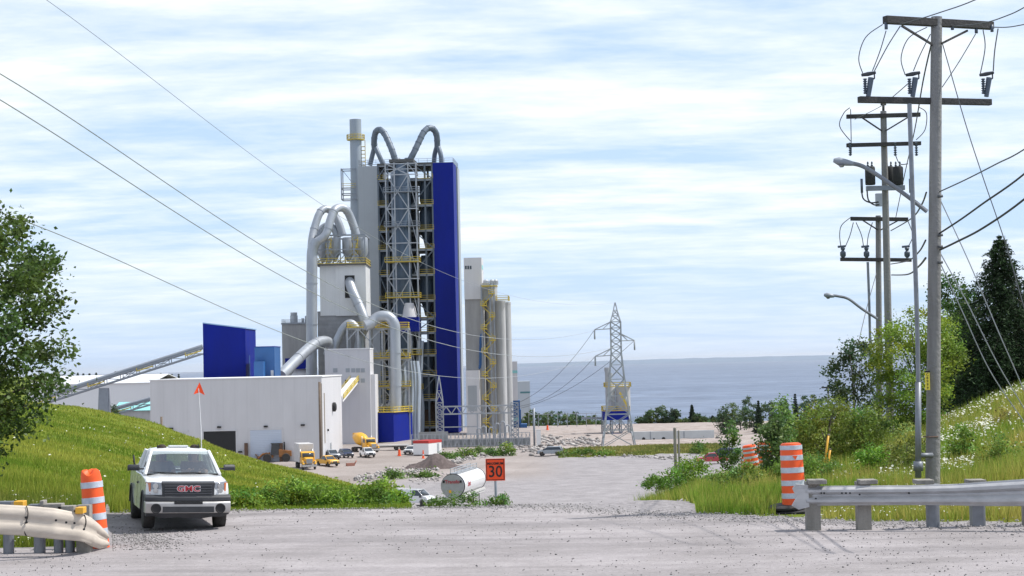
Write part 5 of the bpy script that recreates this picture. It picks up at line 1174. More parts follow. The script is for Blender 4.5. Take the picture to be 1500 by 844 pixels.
for px,yt,Y,lab in ((658-199,560,338,'slim brown pole in front of the warehouse corner'),(238,611,200,'short grey pole behind the hill in front of the warehouse')):
    S=Site(Y,470 if px==459 else px,base=G(470 if px==459 else px,Y)); px_=470 if px==459 else px; t=empty('pole',S.o,0,lab,'pole'); MB().path([(0,0,-.5),(0,0,S.fz(px_,yt))],.22 if px==459 else .12,8).build('shaft',mat('brown_pole',(.16,.12,.09),.85,var=.2),t)
# ---- utility poles
M_pole=mat('weathered_pole_wood',(.21,.205,.20),.92,var=.35,scale=3,streak=9,bump=.5,bscale=12)
M_arm=mat('dark_crossarm_timber',(.05,.047,.045),.9,var=.3,scale=3,bump=.3)
M_ins=mat('blue_grey_insulator',(.07,.09,.12),.4,var=.15)
M_wire=mat('wire_metal',(.10,.105,.11),.6,.2)
M_cable=mat('black_cable',(.03,.03,.032),.6)
def pole(name,label,Y,top,bot,r0,r1,basepx=None):
    a=W(*bot,Y); b=W(*top,Y); z=h1(a.x,Y)-.3; k=(z-a.z)/(b.z-a.z); base=a+(b-a)*k
    t=empty(name,base,0,label,'utility pole'); MB().path([Vector((0,0,0)),(b-base)*.5,(b-base)],[r0,(r0+r1)/2,r1],20).build('shaft',M_pole,t); return t,base
def arm(t,base,a,b,Ya,Yb,hh,m=M_arm,dep=None):
    A=W(*a,Ya)-base; B=W(*b,Yb)-base; d=(B-A); n=Vector((-d.y,d.x,0)).normalized()*(dep or hh)*.5; u=Vector((0,0,hh/2))
    return MB().add([A-n-u,A+n-u,A+n+u,A-n+u,B-n-u,B+n-u,B+n+u,B-n+u],[(0,1,2,3),(4,7,6,5),(0,4,5,1),(1,5,6,2),(2,6,7,3),(3,7,4,0)]).build('crossarm',m,t,bevel=.01)
Y=40; t,b0=pole('utility_pole','tall near weathered wooden utility pole with two crossarms behind the guardrail',Y,(1372,25),(1366,740),.155,.115)
arm(t,b0,(1296,29),(1453,38),39.4,40.6,.16); arm(t,b0,(1258,146),(1451,150),39.5,40.5,.13)
q=MB(); 
for a,b,ya in (((1321,38),(1365,65),39.5),((1417,45),(1379,64),40.4)): q.bar(W(*a,ya-.1)-b0,W(*b,39.85)-b0,.022)
q.build('brace',M_arm,t)
def cutout(px,py,Y,base,t,k=1.0):
    """fuse cutout: ribbed arrester beside a slanted tube under a small hood"""
    c=W(px,py,Y)-base; s=Y/F*k
    q=MB(); pr=[]
    for i in range(7): pr+=[(.026*k,-i*3.4*s),(.05*k,-i*3.4*s-.01),(.026*k,-i*3.4*s-.035)]
    q.lathe((c.x-4*s,c.y,c.z),[(r,z) for r,z in pr],12); q.path([c+Vector((5*s,0,1*s)),c+Vector((0,0,-27*s))],[.062*k,.05*k],10)
    o=q.build('fuse_cutout',M_ins,t)
    q=MB(); q.path([c+Vector((-9*s,0,5*s)),c+Vector((1*s,0,6.5*s)),c+Vector((12*s,0,8.5*s))],[.03*k,.045*k,.03*k],6); q.path([c+Vector((10*s,0,8*s)),c+Vector((10*s,0,0)),c+Vector((6*s,0,-3*s))],.016*k,5); q.build('hood_bracket',M_plast,o)
for px,Yp in ((1271,39.55),(1336,39.85),(1444,40.45)): cutout(px,115,Yp,b0,t)
q=MB()
for px,py,Yp in ((1298,36,39.4),(1367,30,39.9),(1395,37,40.1),(1430,42,40.4),(1453,40,40.5)): 
    c=W(px,py,Yp)-b0; MB().path([c+Vector((0,0,.05)),c+Vector((0,0,-.1))],.035,8).build('pin_insulator',M_ins,t)
def wirethru(name,label,pts,r,m=None,group=None,n=5,cat='cable',k=6):
    """one wire: points (px,py,Y)"""
    P_=[W(*p) for p in pts]; P_=smooth_path(P_,k); o0=P_[0].copy(); t=MB().path([p-o0 for p in P_],r,n).build(name,m or M_wire); t.location=o0; tag(t,label,cat,group); return t
def wpart(t,base,name,pts,r,m=None):
    P_=[W(*p)-base for p in pts]; return MB().path(smooth_path(P_,6),r,5).build(name,m or M_wire,t)
wpart(t,b0,'jumper_wire',[(1293,36,39.4),(1268,55,39.4),(1258,85,39.5),(1264,108,39.5)],.011)
wpart(t,b0,'jumper_wire',[(1298,45,39.4),(1289,75,39.5),(1278,104,39.5)],.011)
wpart(t,b0,'jumper_wire',[(1319,38,39.5),(1300,68,39.5),(1281,104,39.5)],.012)
wpart(t,b0,'jumper_wire',[(1358,40,39.7),(1331,56,39.7),(1320,85,39.8),(1326,110,39.8)],.011)
wpart(t,b0,'jumper_wire',[(1363,50,39.7),(1348,80,39.8),(1338,104,39.8)],.011)
wpart(t,b0,'jumper_wire',[(1440,44,40.5),(1443,70,40.5),(1436,108,40.5)],.012)
wpart(t,b0,'jumper_wire',[(1462,42,40.5),(1457,75,40.5),(1455,104,40.5)],.014)
wpart(t,b0,'jumper_wire',[(1429,50,40.4),(1404,92,40.3),(1380,128,40.2)],.010)
wpart(t,b0,'riser_conduit',[(1332,152,39.6),(1337,300,39.6),(1342,430,39.6),(1345,560,39.7),(1345,697,39.7)],.05,M_post)
q=MB(); q.path([W(1345,560,39.7)-b0,W(1345,700,39.7)-b0],.065,8); q.path([W(1345,667,39.7)-b0,W(1366,667,39.8)-b0],.05,6); q.path([W(1345,690,39.7)-b0,W(1345,676,39.7)-b0],.10,8); q.build('conduit_clamp',M_post,t)
q=MB(); 
c=W(1358.5,558,39.83)-b0; q.box(c.x-.05,c.x+.05,c.y-.01,c.y+.01,c.z-.19,c.z+.17); tg=q.build('number_tag',mat('yellow_tag',(.75,.62,.05),.5),t)
for i,ch in enumerate('C8999'[:5]): text(ch,.075,bk,tg,FR(c.x,c.y-.013,c.z+.13-.07*i,'-y'),'tag_character',bold=.001,ext=.001)
MB().box(c.x-.055,c.x+.055,c.y-.012,c.y+.01,c.z+.175,c.z+.21).build('tag_clip',M_dark,t)
q=MB(); c=W(1366,640,39.86)-b0; q.path([c+Vector((-.17,.12,0)),c+Vector((-.1,-.02,.0)),c+Vector((.1,-.02,0)),c+Vector((.17,.12,.01))],.012,5); q.build('rusty_band',M_rust,t)
q=MB()
for py in (288,345,362,385): c=W(1374,py,39.85)-b0; q.path([c,c+Vector((.1,0,.01))],.03,6)
q.build('cable_clamp',M_wire,t)
NP=b0
# street lamp on the near pole
def streetlamp(label,pts,Y,r,head,basep):
    P_=[W(px,py,Y) for px,py in pts]; o0=P_[0].copy(); t=empty('street_lamp',o0,0,label,'street lamp'); MB().path(smooth_path([p-o0 for p in P_],5),r,8).build('lamp_arm',M_post,t)
    a=W(*head[0],Y)-o0;b=W(*head[1],Y)-o0; q=MB(); q.path([a,a.lerp(b,.3),a.lerp(b,.75),b],[r*1.0,r*1.5,r*1.9,r*.9],10); o=q.build('lamp_head',M_steel,t); 
    q=MB(); c=a.lerp(b,.6)+Vector((0,0,-r*1.6)); q.lathe(c,[(r*.8,-r*1.0),(r*1.6,0)],10); q.build('lamp_lens',M_lamp,t)
streetlamp('near street lamp on a curved arm fixed to the tall near pole',[(1358,310),(1335,292),(1305,270),(1280,253),(1262,243),(1246,239)],39.85,.045,((1250,240),(1221,235)),None)
streetlamp('farther small street lamp on the pair of back poles',[(1285,467),(1262,452),(1243,438),(1228,434),(1220,433)],84,.06,((1222,434),(1207,432)),None)
# back poles
Y=75; t,b1=pole('utility_pole','farther utility pole carrying black transformers and two short crossarms',Y,(1294,163),(1303,560),.16,.12)
arm(t,b1,(1240,171),(1348,168),74.9,74.9,.16); arm(t,b1,(1240,213),(1349,210),74.8,74.8,.15)
q=MB(); q.bar(W(1262,172,74.8)-b1,W(1292,192,74.8)-b1,.03); q.bar(W(1330,172,74.8)-b1,W(1297,192,74.8)-b1,.03); q.path([W(1294,163,75)-b1,W(1294,153,75)-b1],.05,6); q.path([W(1290,153,75)-b1,W(1298,153,75)-b1],.04,6); q.build('brace',M_arm,t)
for px,Yp in ((1275,74.6),(1316,74.6),(1303,75.4)):
    c=W(px,271,Yp)-b1; hh=27/F*Yp; q=MB(); q.lathe(c,[(.18,0),(.20,.03),(.20,hh-.05),(.17,hh),(.05,hh+.02)],18); o=q.build('transformer',M_black,t)
    q=MB()
    for dx in (-.08,.08): q.lathe(c+Vector((dx,0,hh)),[(.035,0),(.05,.06),(.025,.1),(.045,.14),(.02,.2)],8)
    q.build('bushing',M_ins,o)
q=MB(); c=W(1297,276,74.6)-b1; q.box(c.x-.75,c.x+.75,c.y-.1,c.y+.1,c.z-.08,c.z+.1); q.build('transformer_bracket',M_post,t)
c=W(1288,293,74.7)-b1; MB().box(c.x-.14,c.x+.1,c.y-.1,c.y+.1,c.z-.25,c.z+.25).build('meter_box',M_lst,t)
for px in (1245,1311,1342):
    c=W(px,209,74.6)-b1; q=MB(); pr=[]
    for i in range(6): pr+=[(.03,-i*.09),(.075,-i*.09-.02),(.03,-i*.09-.07)]
    q.lathe(c,pr,10); q.build('hanging_insulator',M_ins,t)
for px in (1262,1333): 
    c=W(px,262,74.6)-b1; MB().path([c,c+Vector((0,0,-.55))],.05,8).build('fuse_tube',M_ins,t)
for pp in ([(1245,158,74.8),(1236,166,74.8),(1230,185,74.8),(1246,207,74.7)],[(1346,157,74.8),(1357,166,74.8),(1355,190,74.8),(1342,205,74.7)],[(1262,270,74.6),(1264,290,74.6),(1275,297,74.6),(1287,296,74.6)],[(1270,278,74.6),(1272,293,74.6),(1280,300,74.6),(1288,300,74.6)],[(1246,160,74.8),(1247,220,74.7),(1246,226,74.7)],[(1311,225,74.7),(1318,240,74.6),(1330,240,74.6)]):
    wpart(t,b1,'jumper_wire',pp,.018 if pp[0][1]<250 else .03,M_cable)
Y=85; t,b2=pole('utility_pole','shorter utility pole close behind with a cutout crossarm and lamp arm',Y,(1286.5,316),(1288,560),.15,.12)
arm(t,b2,(1246,320.5),(1330,321.5),84.8,84.8,.17); arm(t,b2,(1231,380),(1335,381),84.7,84.7,.16)
q=MB(); q.bar(W(1264,323,84.7)-b2,W(1286,337,84.7)-b2,.03); q.bar(W(1316,323,84.7)-b2,W(1290,337,84.7)-b2,.03); q.build('brace',M_arm,t)
for px in (1235,1269.5,1329):
    c=W(px,378,84.7)-b2; q=MB(); q.lathe(c,[(.05,0),(.13,.1),(.13,.25),(.06,.32),(.11,.42),(.03,.5)],10); q.path([c+Vector((-.22,0,.50)),c+Vector((.12,0,.52))],.05,6); q.build('fuse_cutout',M_ins,t)
wpart(t,b2,'riser_conduit',[(1271,384,84.6),(1273,440,84.6),(1275,520,84.6)],.06,M_post)
for pp in ([(1247,318,84.7),(1233,330,84.7),(1230,345,84.7),(1232,362,84.7)],[(1250,326,84.7),(1245,345,84.7),(1238,362,84.7)],[(1254,326,84.7),(1262,345,84.7),(1265,362,84.7)],[(1278,326,84.7),(1272,345,84.7),(1270,362,84.7)],[(1330,324,84.7),(1337,345,84.7),(1330,362,84.7)]): wpart(t,b2,'jumper_wire',pp,.02)
# small T pole far behind
Y=160; t=empty('small_pole',G(1216,Y),0,'tiny far T-topped pole above the shrubs','pole'); S=Site(Y,1216); h=S.fz(1216,565); MB().path([(0,0,0),(0,0,h)],.07,8).build('shaft',M_pole,t); MB().box(-.55,.55,-.06,.06,h-.25,h-.12).build('crossarm',M_arm,t)
# cables and guys to the right
wc=[('thick black cable leaving the near pole, lowest of the three',[(1377,366,39.9),(1402,354,38.8),(1440,334,37.2),(1500,292,35),(1600,205,32)],.022,M_cable),
('thick black cable leaving the near pole, middle of the three',[(1376,342,39.9),(1408,321,38.6),(1440,298,37.2),(1500,255,35),(1600,165,32)],.02,M_cable),
('thin cable leaving the near pole, highest of the three',[(1376,281,39.9),(1415,263,38.4),(1460,240,36.6),(1500,219,35),(1600,150,32)],.014,M_wire),
('top phase wire running from the upper crossarm out of the picture top',[(1318,36,39.4),(1340,30,38.8),(1375,19,37.8),(1428,0,36.5),(1520,-45,34)],.012,M_wire),
('second phase wire running from the upper crossarm to the right edge',[(1394,39,40.1),(1440,34,38.6),(1475,23,37.5),(1502,10,36.6),(1580,-35,34)],.012,M_wire),
('third phase wire leaving the right end of the upper crossarm',[(1456,40,40.4),(1475,40,39.8),(1500,36,39),(1590,18,36.5)],.012,M_wire),
('long guy wire with a small insulator from the pole top to the bank',[(1380,62,40),(1414,180,39.8),(1440,260,39.6),(1474,360,39.4),(1503,460,39.2),(1560,640,39)],.011,M_wire),
('guy wire from the middle of the near pole down to the bank',[(1377,292,40),(1420,385,40.2),(1460,480,40.5),(1500,572,40.8),(1535,655,41)],.012,M_lst),
('guy wire from the lowest clamps, left of two close parallels',[(1374,378,40),(1410,457,40.2),(1450,543,40.5),(1500,618,40.8),(1525,655,41)],.012,M_lst),
('guy wire from the lowest clamps, right of two close parallels',[(1377,370,40),(1415,440,40.2),(1460,530,40.5),(1500,598,40.8),(1530,650,41)],.012,M_lst),
('sagging cable looping from the near pole back to the far poles, upper',[(1357,282,40),(1350,300,45),(1335,320,55),(1305,338,74)],.02,M_cable),
('sagging cable looping from the near pole back to the far poles, middle',[(1356,352,40),(1346,369,48),(1330,382,60),(1305,387,74)],.02,M_cable),
('sagging cable looping from the near pole back to the far poles, lower',[(1356,378,40),(1346,390,48),(1330,402,60),(1306,403,74)],.024,M_cable),
('thin wire falling from the near lower crossarm to the back crossarm',[(1333,120,39.8),(1310,140,50),(1290,156,65),(1252,175,75)],.012,M_wire),
('dark wire bundle dropping from the near pole past the back transformers',[(1364,66,39.9),(1352,120,45),(1340,190,60),(1326,252,74),(1312,320,84)],.018,M_cable),
('thin guy wire from the back poles down to the left',[(1284,400,84),(1270,450,83),(1258,500,82)],.016,M_wire)]
for lab,pp,r,m in wc:
    if pp[-1][0]>=1500 and 'guy' not in lab:
        a_,b_=pp[-2],pp[-1]; pp=pp+[(b_[0]+(b_[0]-a_[0])*j_,b_[1]+(b_[1]-a_[1])*j_,b_[2]+(b_[2]-a_[2])*j_*.6) for j_ in (.4,)]
    wirethru('overhead_wire' if 'guy' not in lab else 'guy_wire',lab,pp,r,m,cat='wire')
# long transmission wires towards the pylon
A0=W(0,200,80); 
def longwire(lab,spec,end,r=.028):
    P1=end; xs=[s[0] for s in spec]; P_=[]
    pe=proj(P1); n=40; x0=xs[0]
    ax,ay=A0.x,A0.y; bx_,by_=P1.x,P1.y
    co=np.polyfit([s[0] for s in spec]+[pe[0]]*3,[s[1] for s in spec]+[pe[1]]*3,3 if len(spec)>3 else 2)
    for i in range(n+1):
        px=x0+(pe[0]-x0)*i/n; k=(px-750)/F   # X = k*Y approx, plan line A0->P1
        dY=(by_-ay); dX=(bx_-ax); Yv=(ax-ay*dX/dY)/(k-dX/dY)
        py=np.polyval(co,px); P_.append(W(px,py,Yv))
    P_[-1]=P1
    o0=P_[0].copy(); o=MB().path([p-o0 for p in P_],r,5).build('transmission_wire',M_lst); o.location=o0; tag(o,lab,'wire')
longwire('topmost long transmission wire crossing the sky toward the pylon peak',[(-40,-75),(60,0),(240,128),(480,300),(600,375),(672,415)],PYT,.015)
longwire('second long transmission wire passing in front of the duct tower',[(-40,83),(0,110),(240,268),(445,392),(560,450),(672,492)],ends[0]+Vector((0,0,-.1)),.027)
longwire('third long transmission wire just below the second one',[(-40,120),(0,148),(240,304),(447,418),(560,470),(672,517)],ends[1]+Vector((0,0,-.1)),.027)
longwire('lowest long transmission wire over the blue building roof',[(-40,298),(30,322),(200,395),(415,487),(552,531),(672,557)],ends[2]+Vector((0,0,-.1)),.024)
for i,(e,lab) in enumerate(((ends[0],'upper'),(ends[2],'lower'),(ends[1],'right'))):
    g0=W(754,592+4*i,405); P_=[e.lerp(g0,k/12)-Vector((0,0,2.2*4*(k/12)*(1-k/12))) for k in range(13)]; o0=P_[0].copy(); o=MB().path([p-o0 for p in P_],.04,5).build('transmission_wire',M_wire); o.location=o0; tag(o,'wire sagging from the %s pylon arm down to the substation mast'%lab,'wire')
# ================================================================ VEGETATION
def rot_basis(n,rng):
    """random unit vectors u and perpendicular v"""
    u=rng.normal(size=(n,3)); u/=np.linalg.norm(u,axis=1)[:,None]; w_=rng.normal(size=(n,3)); v=np.cross(u,w_); v/=np.linalg.norm(v,axis=1)[:,None]; return u,v
def leafquads(C,size,rng,aspect=.62,droop=.0):
    n=len(C); u,v=rot_basis(n,rng); 
    u[:,2]=u[:,2]*.7-droop; u/=np.linalg.norm(u,axis=1)[:,None]
    s=(size*(.65+.7*rng.random(n)))[:,None] if np.isscalar(size) else (size*(.65+.7*rng.random(n)))[:,None]
    nn=np.cross(u,v)*s*.12
    V=np.stack([C-u*s*.5,C+v*s*.5*aspect+nn,C+u*s*.5,C-v*s*.5*aspect+nn],1).reshape(-1,3)
    return V,np.arange(4*n).reshape(n,4)
M_leaf=leafmat('leaf',(1,1,1),.38,.5); M_leafd=leafmat('dense_leaf',(1,1,1),.2,.6); M_needle=leafmat('needles',(1,1,1),.08,.8); M_grass=leafmat('grass_blades',(1,1,1),.35,.7); M_petal=leafmat('white_petals',(.85,.85,.8),.3,.7)
M_bark=mat('grey_brown_bark',(.13,.11,.09),.95,var=.35,scale=4,streak=5,bump=.6,bscale=15)
def inpoly(P_,poly):
    x,y=P_[:,0],P_[:,1]; ins=np.zeros(len(P_),bool); n=len(poly)
    for i in range(n):
        x1,y1=poly[i];x2,y2=poly[(i+1)%n]
        c=((y1>y)!=(y2>y)); xx=(x2-x1)*(y-y1)/((y2-y1) if y2!=y1 else 1e-9)+x1; ins^=(c&(x<xx))
    return ins
def polytree(name,label,cat,poly,Y,depth,ncl,r,nleaf,ls,col,trunk=None,tr=.1,seed=0,group=None,var=.35,droop=.15,mat_=None,limbs=10,aspect=.62):
    """a tree or shrub whose crown fills the outline measured in the photograph, as deep as it is wide"""
    col=tuple(1.75*q_ for q_ in col); rng=np.random.default_rng(seed); xs=[p[0] for p in poly]; ys=[p[1] for p in poly]
    pts=np.zeros((0,2))
    while len(pts)<ncl:
        c=rng.random((ncl*3,2))*[max(xs)-min(xs),max(ys)-min(ys)]+[min(xs),min(ys)]; pts=np.vstack([pts,c[inpoly(c,poly)]])
    pts=pts[:ncl]; cxm=(min(xs)+max(xs))/2; hw=(max(xs)-min(xs))/2
    C=[]
    for px,py in pts:
        k=math.sqrt(max(.05,1-((px-cxm)/hw)**2)); C.append(W(px,py,Y+float(rng.normal()*.45*depth*k)))
    C=np.array(C)
    tb=trunk if trunk else ((min(xs)+max(xs))/2,)
    base=G(tb[0],Y); base.z-=.1
    t=empty(name,base,0,label,cat,group); b=np.array(base); C-=b
    out=[];cols_=[]
    for c in C:
        m=int(nleaf*(.6+.8*rng.random())); d=rng.normal(size=(m,3)); rr=r*(.6+.8*rng.random()); p=c+d*rr*[.55,.55,.42]
        out.append(p); br=1+var*(rng.random()*2-1); hu=rng.normal()*.12
        cc=np.array(col)*br*[1+hu,1,1-hu]; cols_.append(np.clip(cc*(1+.22*rng.normal(size=(m,1))),.004,1))
    Cc=np.vstack(out); cl=np.vstack(cols_); keep=Cc[:,2]>-.05; Cc=Cc[keep];cl=cl[keep]
    V,Fc=leafquads(Cc,ls,rng,aspect,droop); npmesh('crown',V,Fc,mat_ or M_leaf,np.repeat(cl,4,axis=0),t)
    q=MB(); top=Vector(C[np.argmax(C[:,2])]); mid=Vector((top.x*.3,top.y*.3,top.z*.55)); q.path(smooth_path([Vector((0,0,-.2)),mid*.5+Vector((tr*.5,0,0)),mid,top*.95],4),[tr*(1-.9*i/12) for i in range(13)],8)
    for i in rng.choice(len(C),min(limbs,len(C)),replace=False):
        c=Vector(C[i]); z0=max(.15,min(c.z*.55,top.z*.7)); k=min(1,z0/max(.1,mid.z)); s=Vector((mid.x*k,mid.y*k,z0)); r0=tr*.38
        q.path(smooth_path([s,s.lerp(c,.5)+Vector((0,0,.1*(c-s).length)),c],4),[r0*(1-.85*j/8) for j in range(9)],5)
    q.build('trunk',M_bark,t)
    return t
G_dk=(.035,.060,.014); G_md=(.06,.10,.018); G_yl=(.15,.19,.025); G_lt=(.11,.16,.03); G_ol=(.10,.125,.022)
polytree('broadleaf_tree','big dark green broadleaf tree cut by the left edge of the picture','tree',
 [(-260,330),(-120,285),(-60,290),(0,306),(25,312),(42,340),(46,378),(60,380),(66,360),(78,356),(82,400),(98,420),(108,440),(105,460),(88,480),(95,500),(112,480),(119,484),(114,510),(100,525),(84,540),(92,552),(78,580),(60,600),(38,625),(10,648),(-100,655),(-220,560)],42,4.2,380,.34,84,.115,(.040,.066,.013),trunk=(-75,),tr=.16,seed=1,var=.45,limbs=60)
polytree('bare_branch_shrub','thin bare-stemmed shrub leaning under the big left tree','shrub',[(-60,640),(-10,640),(20,650),(10,672),(-4,690),(-60,690)],41,1.6,26,.16,26,.08,(.04,.065,.015),trunk=(-70,),tr=.05,seed=2,limbs=20)
def conifer(label,px,Y,topy,halfw,seed,col=(.020,.040,.014),name='spruce_tree',group=None,nw=34,dens=1.0,ls=None):
    rng=np.random.default_rng(seed); base=G(px,Y); base.z-=.1; T_=W(px,topy,Y); Ht=T_.z-base.z; RW=halfw/F*Y; t=empty(name,base,0,label,'spruce' if 'spruce' in name else 'tree',group); q=MB(); q.path([Vector((0,0,-.2)),Vector((0,0,Ht*.5)),Vector((T_.x-base.x,0,Ht))],[Ht*.018,Ht*.011,.01],8)
    C=[];CL=[]; ls=ls or max(.09,Y/F*5)
    for i in range(nw):
        k=(i/(nw-1)); z=Ht*(.06+.93*k); rad=RW*(1-k)**.72*(.62+.55*rng.random())+.05; nb=int(7+6*(1-k)); ph=rng.random()*6
        for j in range(nb):
            g=ph+2*math.pi*j/nb+rng.normal()*.15; L_=rad*(.72+.45*rng.random()); d=np.array([math.cos(g),math.sin(g)])
            n=int((14+60*(1-k))*dens); s=rng.random(n)**.75; w_=.10*L_+.05
            p=np.stack([d[0]*L_*s,d[1]*L_*s,z+L_*(.18*s-.42*s**2)+0*s],1)+rng.normal(size=(n,3))*[w_*.6,w_*.6,w_*.35]
            C.append(p); br=.7+.6*rng.random(); CL.append(np.clip(np.array(col)*br*(1+.25*rng.normal(size=(n,1)))*(1+.5*(s[:,None]>.85)),.003,1))
            if i%2==0 and j%2==0: q.path([Vector((0,0,z)),Vector((d[0]*L_*.5,d[1]*L_*.5,z+L_*.0)),Vector((d[0]*L_*.95,d[1]*L_*.95,z-L_*.2))],[.035,.02,.006],4)
    C=np.vstack(C);CL=np.vstack(CL); V,Fc=leafquads(C,ls,rng,.35,.1); npmesh('crown',V,Fc,M_needle,np.repeat(CL,4,axis=0),t); q.build('trunk',M_bark,t); return t
conifer('tallest dark spruce tree at the right edge behind the flowery bank',1472,84,345,105,3,nw=44,dens=2.9)
conifer('second dark spruce crowding the right edge behind the tallest one',1528,92,385,105,4,nw=34,dens=2.2)
conifer('shorter dark spruce filling the gap left of the tallest spruce',1418,98,418,52,5,nw=30,dens=2.2)
B=[('dark leafy tree between the near pole and the spruces','tree',[(1372,412),(1384,398),(1404,396),(1414,420),(1430,440),(1440,470),(1440,560),(1420,610),(1380,610),(1370,520)],94,2.4,90,.42,70,.14,(.035,.07,.014),.09),
('yellow-green leafy tree directly behind the near pole','tree',[(1283,488),(1296,478),(1312,470),(1330,458),(1345,452),(1365,460),(1385,470),(1400,482),(1418,498),(1412,525),(1398,550),(1385,590),(1350,640),(1300,650),(1280,600),(1275,540)],72,2.2,150,.34,85,.10,(.115,.165,.022),.08),
('dark loose tree left of the yellow-green one, beside the far poles','tree',[(1222,525),(1234,503),(1256,497),(1270,510),(1281,530),(1286,580),(1276,625),(1232,625),(1222,590),(1213,560)],80,1.5,60,.32,46,.13,(.035,.055,.02),.07),
('olive shrub below the dark loose tree','shrub',[(1166,622),(1180,600),(1202,588),(1224,586),(1242,600),(1252,640),(1246,690),(1175,690),(1162,660)],66,1.6,80,.28,75,.09,(.11,.135,.02),.05),
('wide green shrub left of the bank, right of the olive shrub','shrub',[(1235,612),(1262,596),(1290,600),(1310,640),(1318,690),(1240,695),(1228,660)],64,1.6,80,.28,75,.09,(.085,.12,.02),.05),
('tall slender sapling with pale tips above the drums','young tree',[(1146,574),(1154,590),(1158,612),(1164,650),(1162,690),(1140,700),(1132,660),(1136,610)],60,.8,44,.2,44,.10,(.09,.15,.035),.035),
('dense sapling clump hiding the background drums','young tree',[(1118,628),(1130,605),(1142,610),(1148,650),(1146,690),(1122,690),(1112,655)],58,.8,44,.2,46,.10,(.06,.10,.03),.035),
('thin young tree standing alone in front of the red pickup','young tree',[(1059,640),(1066,620),(1074,614),(1079,640),(1084,680),(1084,715),(1062,718),(1056,690)],56,.5,36,.15,34,.085,(.055,.10,.02),.03),
('low leafy weeds at the foot of the lone young tree','shrub',[(1040,700),(1060,690),(1100,680),(1112,700),(1110,740),(1050,740)],54,1.0,50,.2,55,.07,(.09,.14,.025),.02),
('bright green weed clump beside the two wooden posts','shrub',[(960,712),(985,690),(1012,672),(1034,676),(1045,700),(1035,725),(975,722)],76,1.4,55,.28,60,.09,(.09,.16,.02),.02),
('low dark green weed clump at the haul road edge','shrub',[(938,712),(955,700),(985,698),(1000,708),(985,718),(945,718)],72,1.0,26,.2,50,.08,(.06,.12,.015),.02),
('pale-flowered shrub at the foot of the near pole','shrub',[(1300,650),(1325,625),(1350,632),(1362,660),(1360,700),(1300,700)],50,1.0,50,.22,60,.065,(.14,.17,.04),.02),
('bright green leafy plant right of the yellow stakes','shrub',[(1255,668),(1275,652),(1296,655),(1300,690),(1262,700)],52,.8,36,.2,55,.07,(.10,.19,.02),.02),
('small green plant by the yellow stakes','shrub',[(1186,680),(1206,668),(1226,676),(1226,705),(1186,706)],54,.7,26,.16,50,.06,(.09,.16,.03),.02),
('tall green weeds on the bank right of the near pole','shrub',[(1395,650),(1410,625),(1425,640),(1432,690),(1390,695)],50,.8,40,.2,50,.07,(.10,.16,.025),.02),
('tall green weeds at the foot of the bank near the right edge','shrub',[(1440,665),(1462,640),(1485,655),(1498,700),(1440,700)],48,.8,40,.2,50,.07,(.12,.17,.03),.02),
('reddish-green weeds halfway up the bank','shrub',[(1455,620),(1475,600),(1500,610),(1500,640),(1460,645)],60,.8,34,.2,46,.07,(.15,.13,.03),.02),
('light green shrub behind the right-hand drum','shrub',[(1130,690),(1150,676),(1190,672),(1205,700),(1200,730),(1130,735)],52,.8,40,.2,55,.065,(.10,.16,.022),.02)]
for i,(lab,cat,poly,Y,dp,nc,r,nl,ls,col,tr) in enumerate(B):
    polytree('broadleaf_tree' if cat=='tree' else ('sapling' if cat=='young tree' else 'shrub'),lab,cat,poly,Y,dp,int(nc*1.35),r,int(nl*1.15),ls,col,tr=tr,seed=20+i,limbs=14,group='trees and shrubs on the right bank')
# row of bushes on the crest in front of the yard
rng=np.random.default_rng(5); xs=np.linspace(338,578,19)
place=['leftmost bush of the crest row, just right of the white pickup']+[None]*17+['rightmost bush of the crest row, in front of the white van']
tint=[(.10,.17,.018),(.075,.135,.018),(.13,.19,.025)]
for i,px in enumerate(xs):
    Y=45.5+rng.random()*2.5; tp=702+rng.random()*17+(px<400)*8; wd=15+rng.random()*9; px+=rng.normal()*4
    lab=place[i] or 'leafy green bush in the crest row, '+['second','third','fourth','fifth','sixth','seventh','eighth','ninth','tenth','eleventh','twelfth','thirteenth','fourteenth','fifteenth','sixteenth','seventeenth','eighteenth'][i-1]+' from the left'
    polytree('bush',lab,'bush',[(px-wd,750),(px-wd*.9,730),(px-wd*.4,tp+6),(px,tp),(px+wd*.5,tp+8),(px+wd*.9,728),(px+wd,750)],Y,.7,40,.20,64,.10,tint[i%3],tr=.02,seed=60+i,group='bushes along the road crest',limbs=8,aspect=.4)
for i,(px,tp,wd,lab) in enumerate(((640,724,14,'small bush left of the tanker, on the crest'),(668,721,16,'bush hiding the tanker wheels'),(692,722,12,'bush with pale stems right under the tanker legs'),(721,727,9,'spiky bush at the left foot of the speed sign'),(736,725,9,'spiky bush at the right foot of the speed sign'))):
    polytree('bush',lab,'bush',[(px-wd,752),(px-wd*.9,735),(px-wd*.4,tp+5),(px,tp),(px+wd*.5,tp+5),(px+wd*.9,735),(px+wd,752)],56 if i<3 else 60,.6,16,.16,46,.10,(.065,.12,.02),tr=.02,seed=90+i,group='bushes along the road crest',limbs=8,aspect=.3)
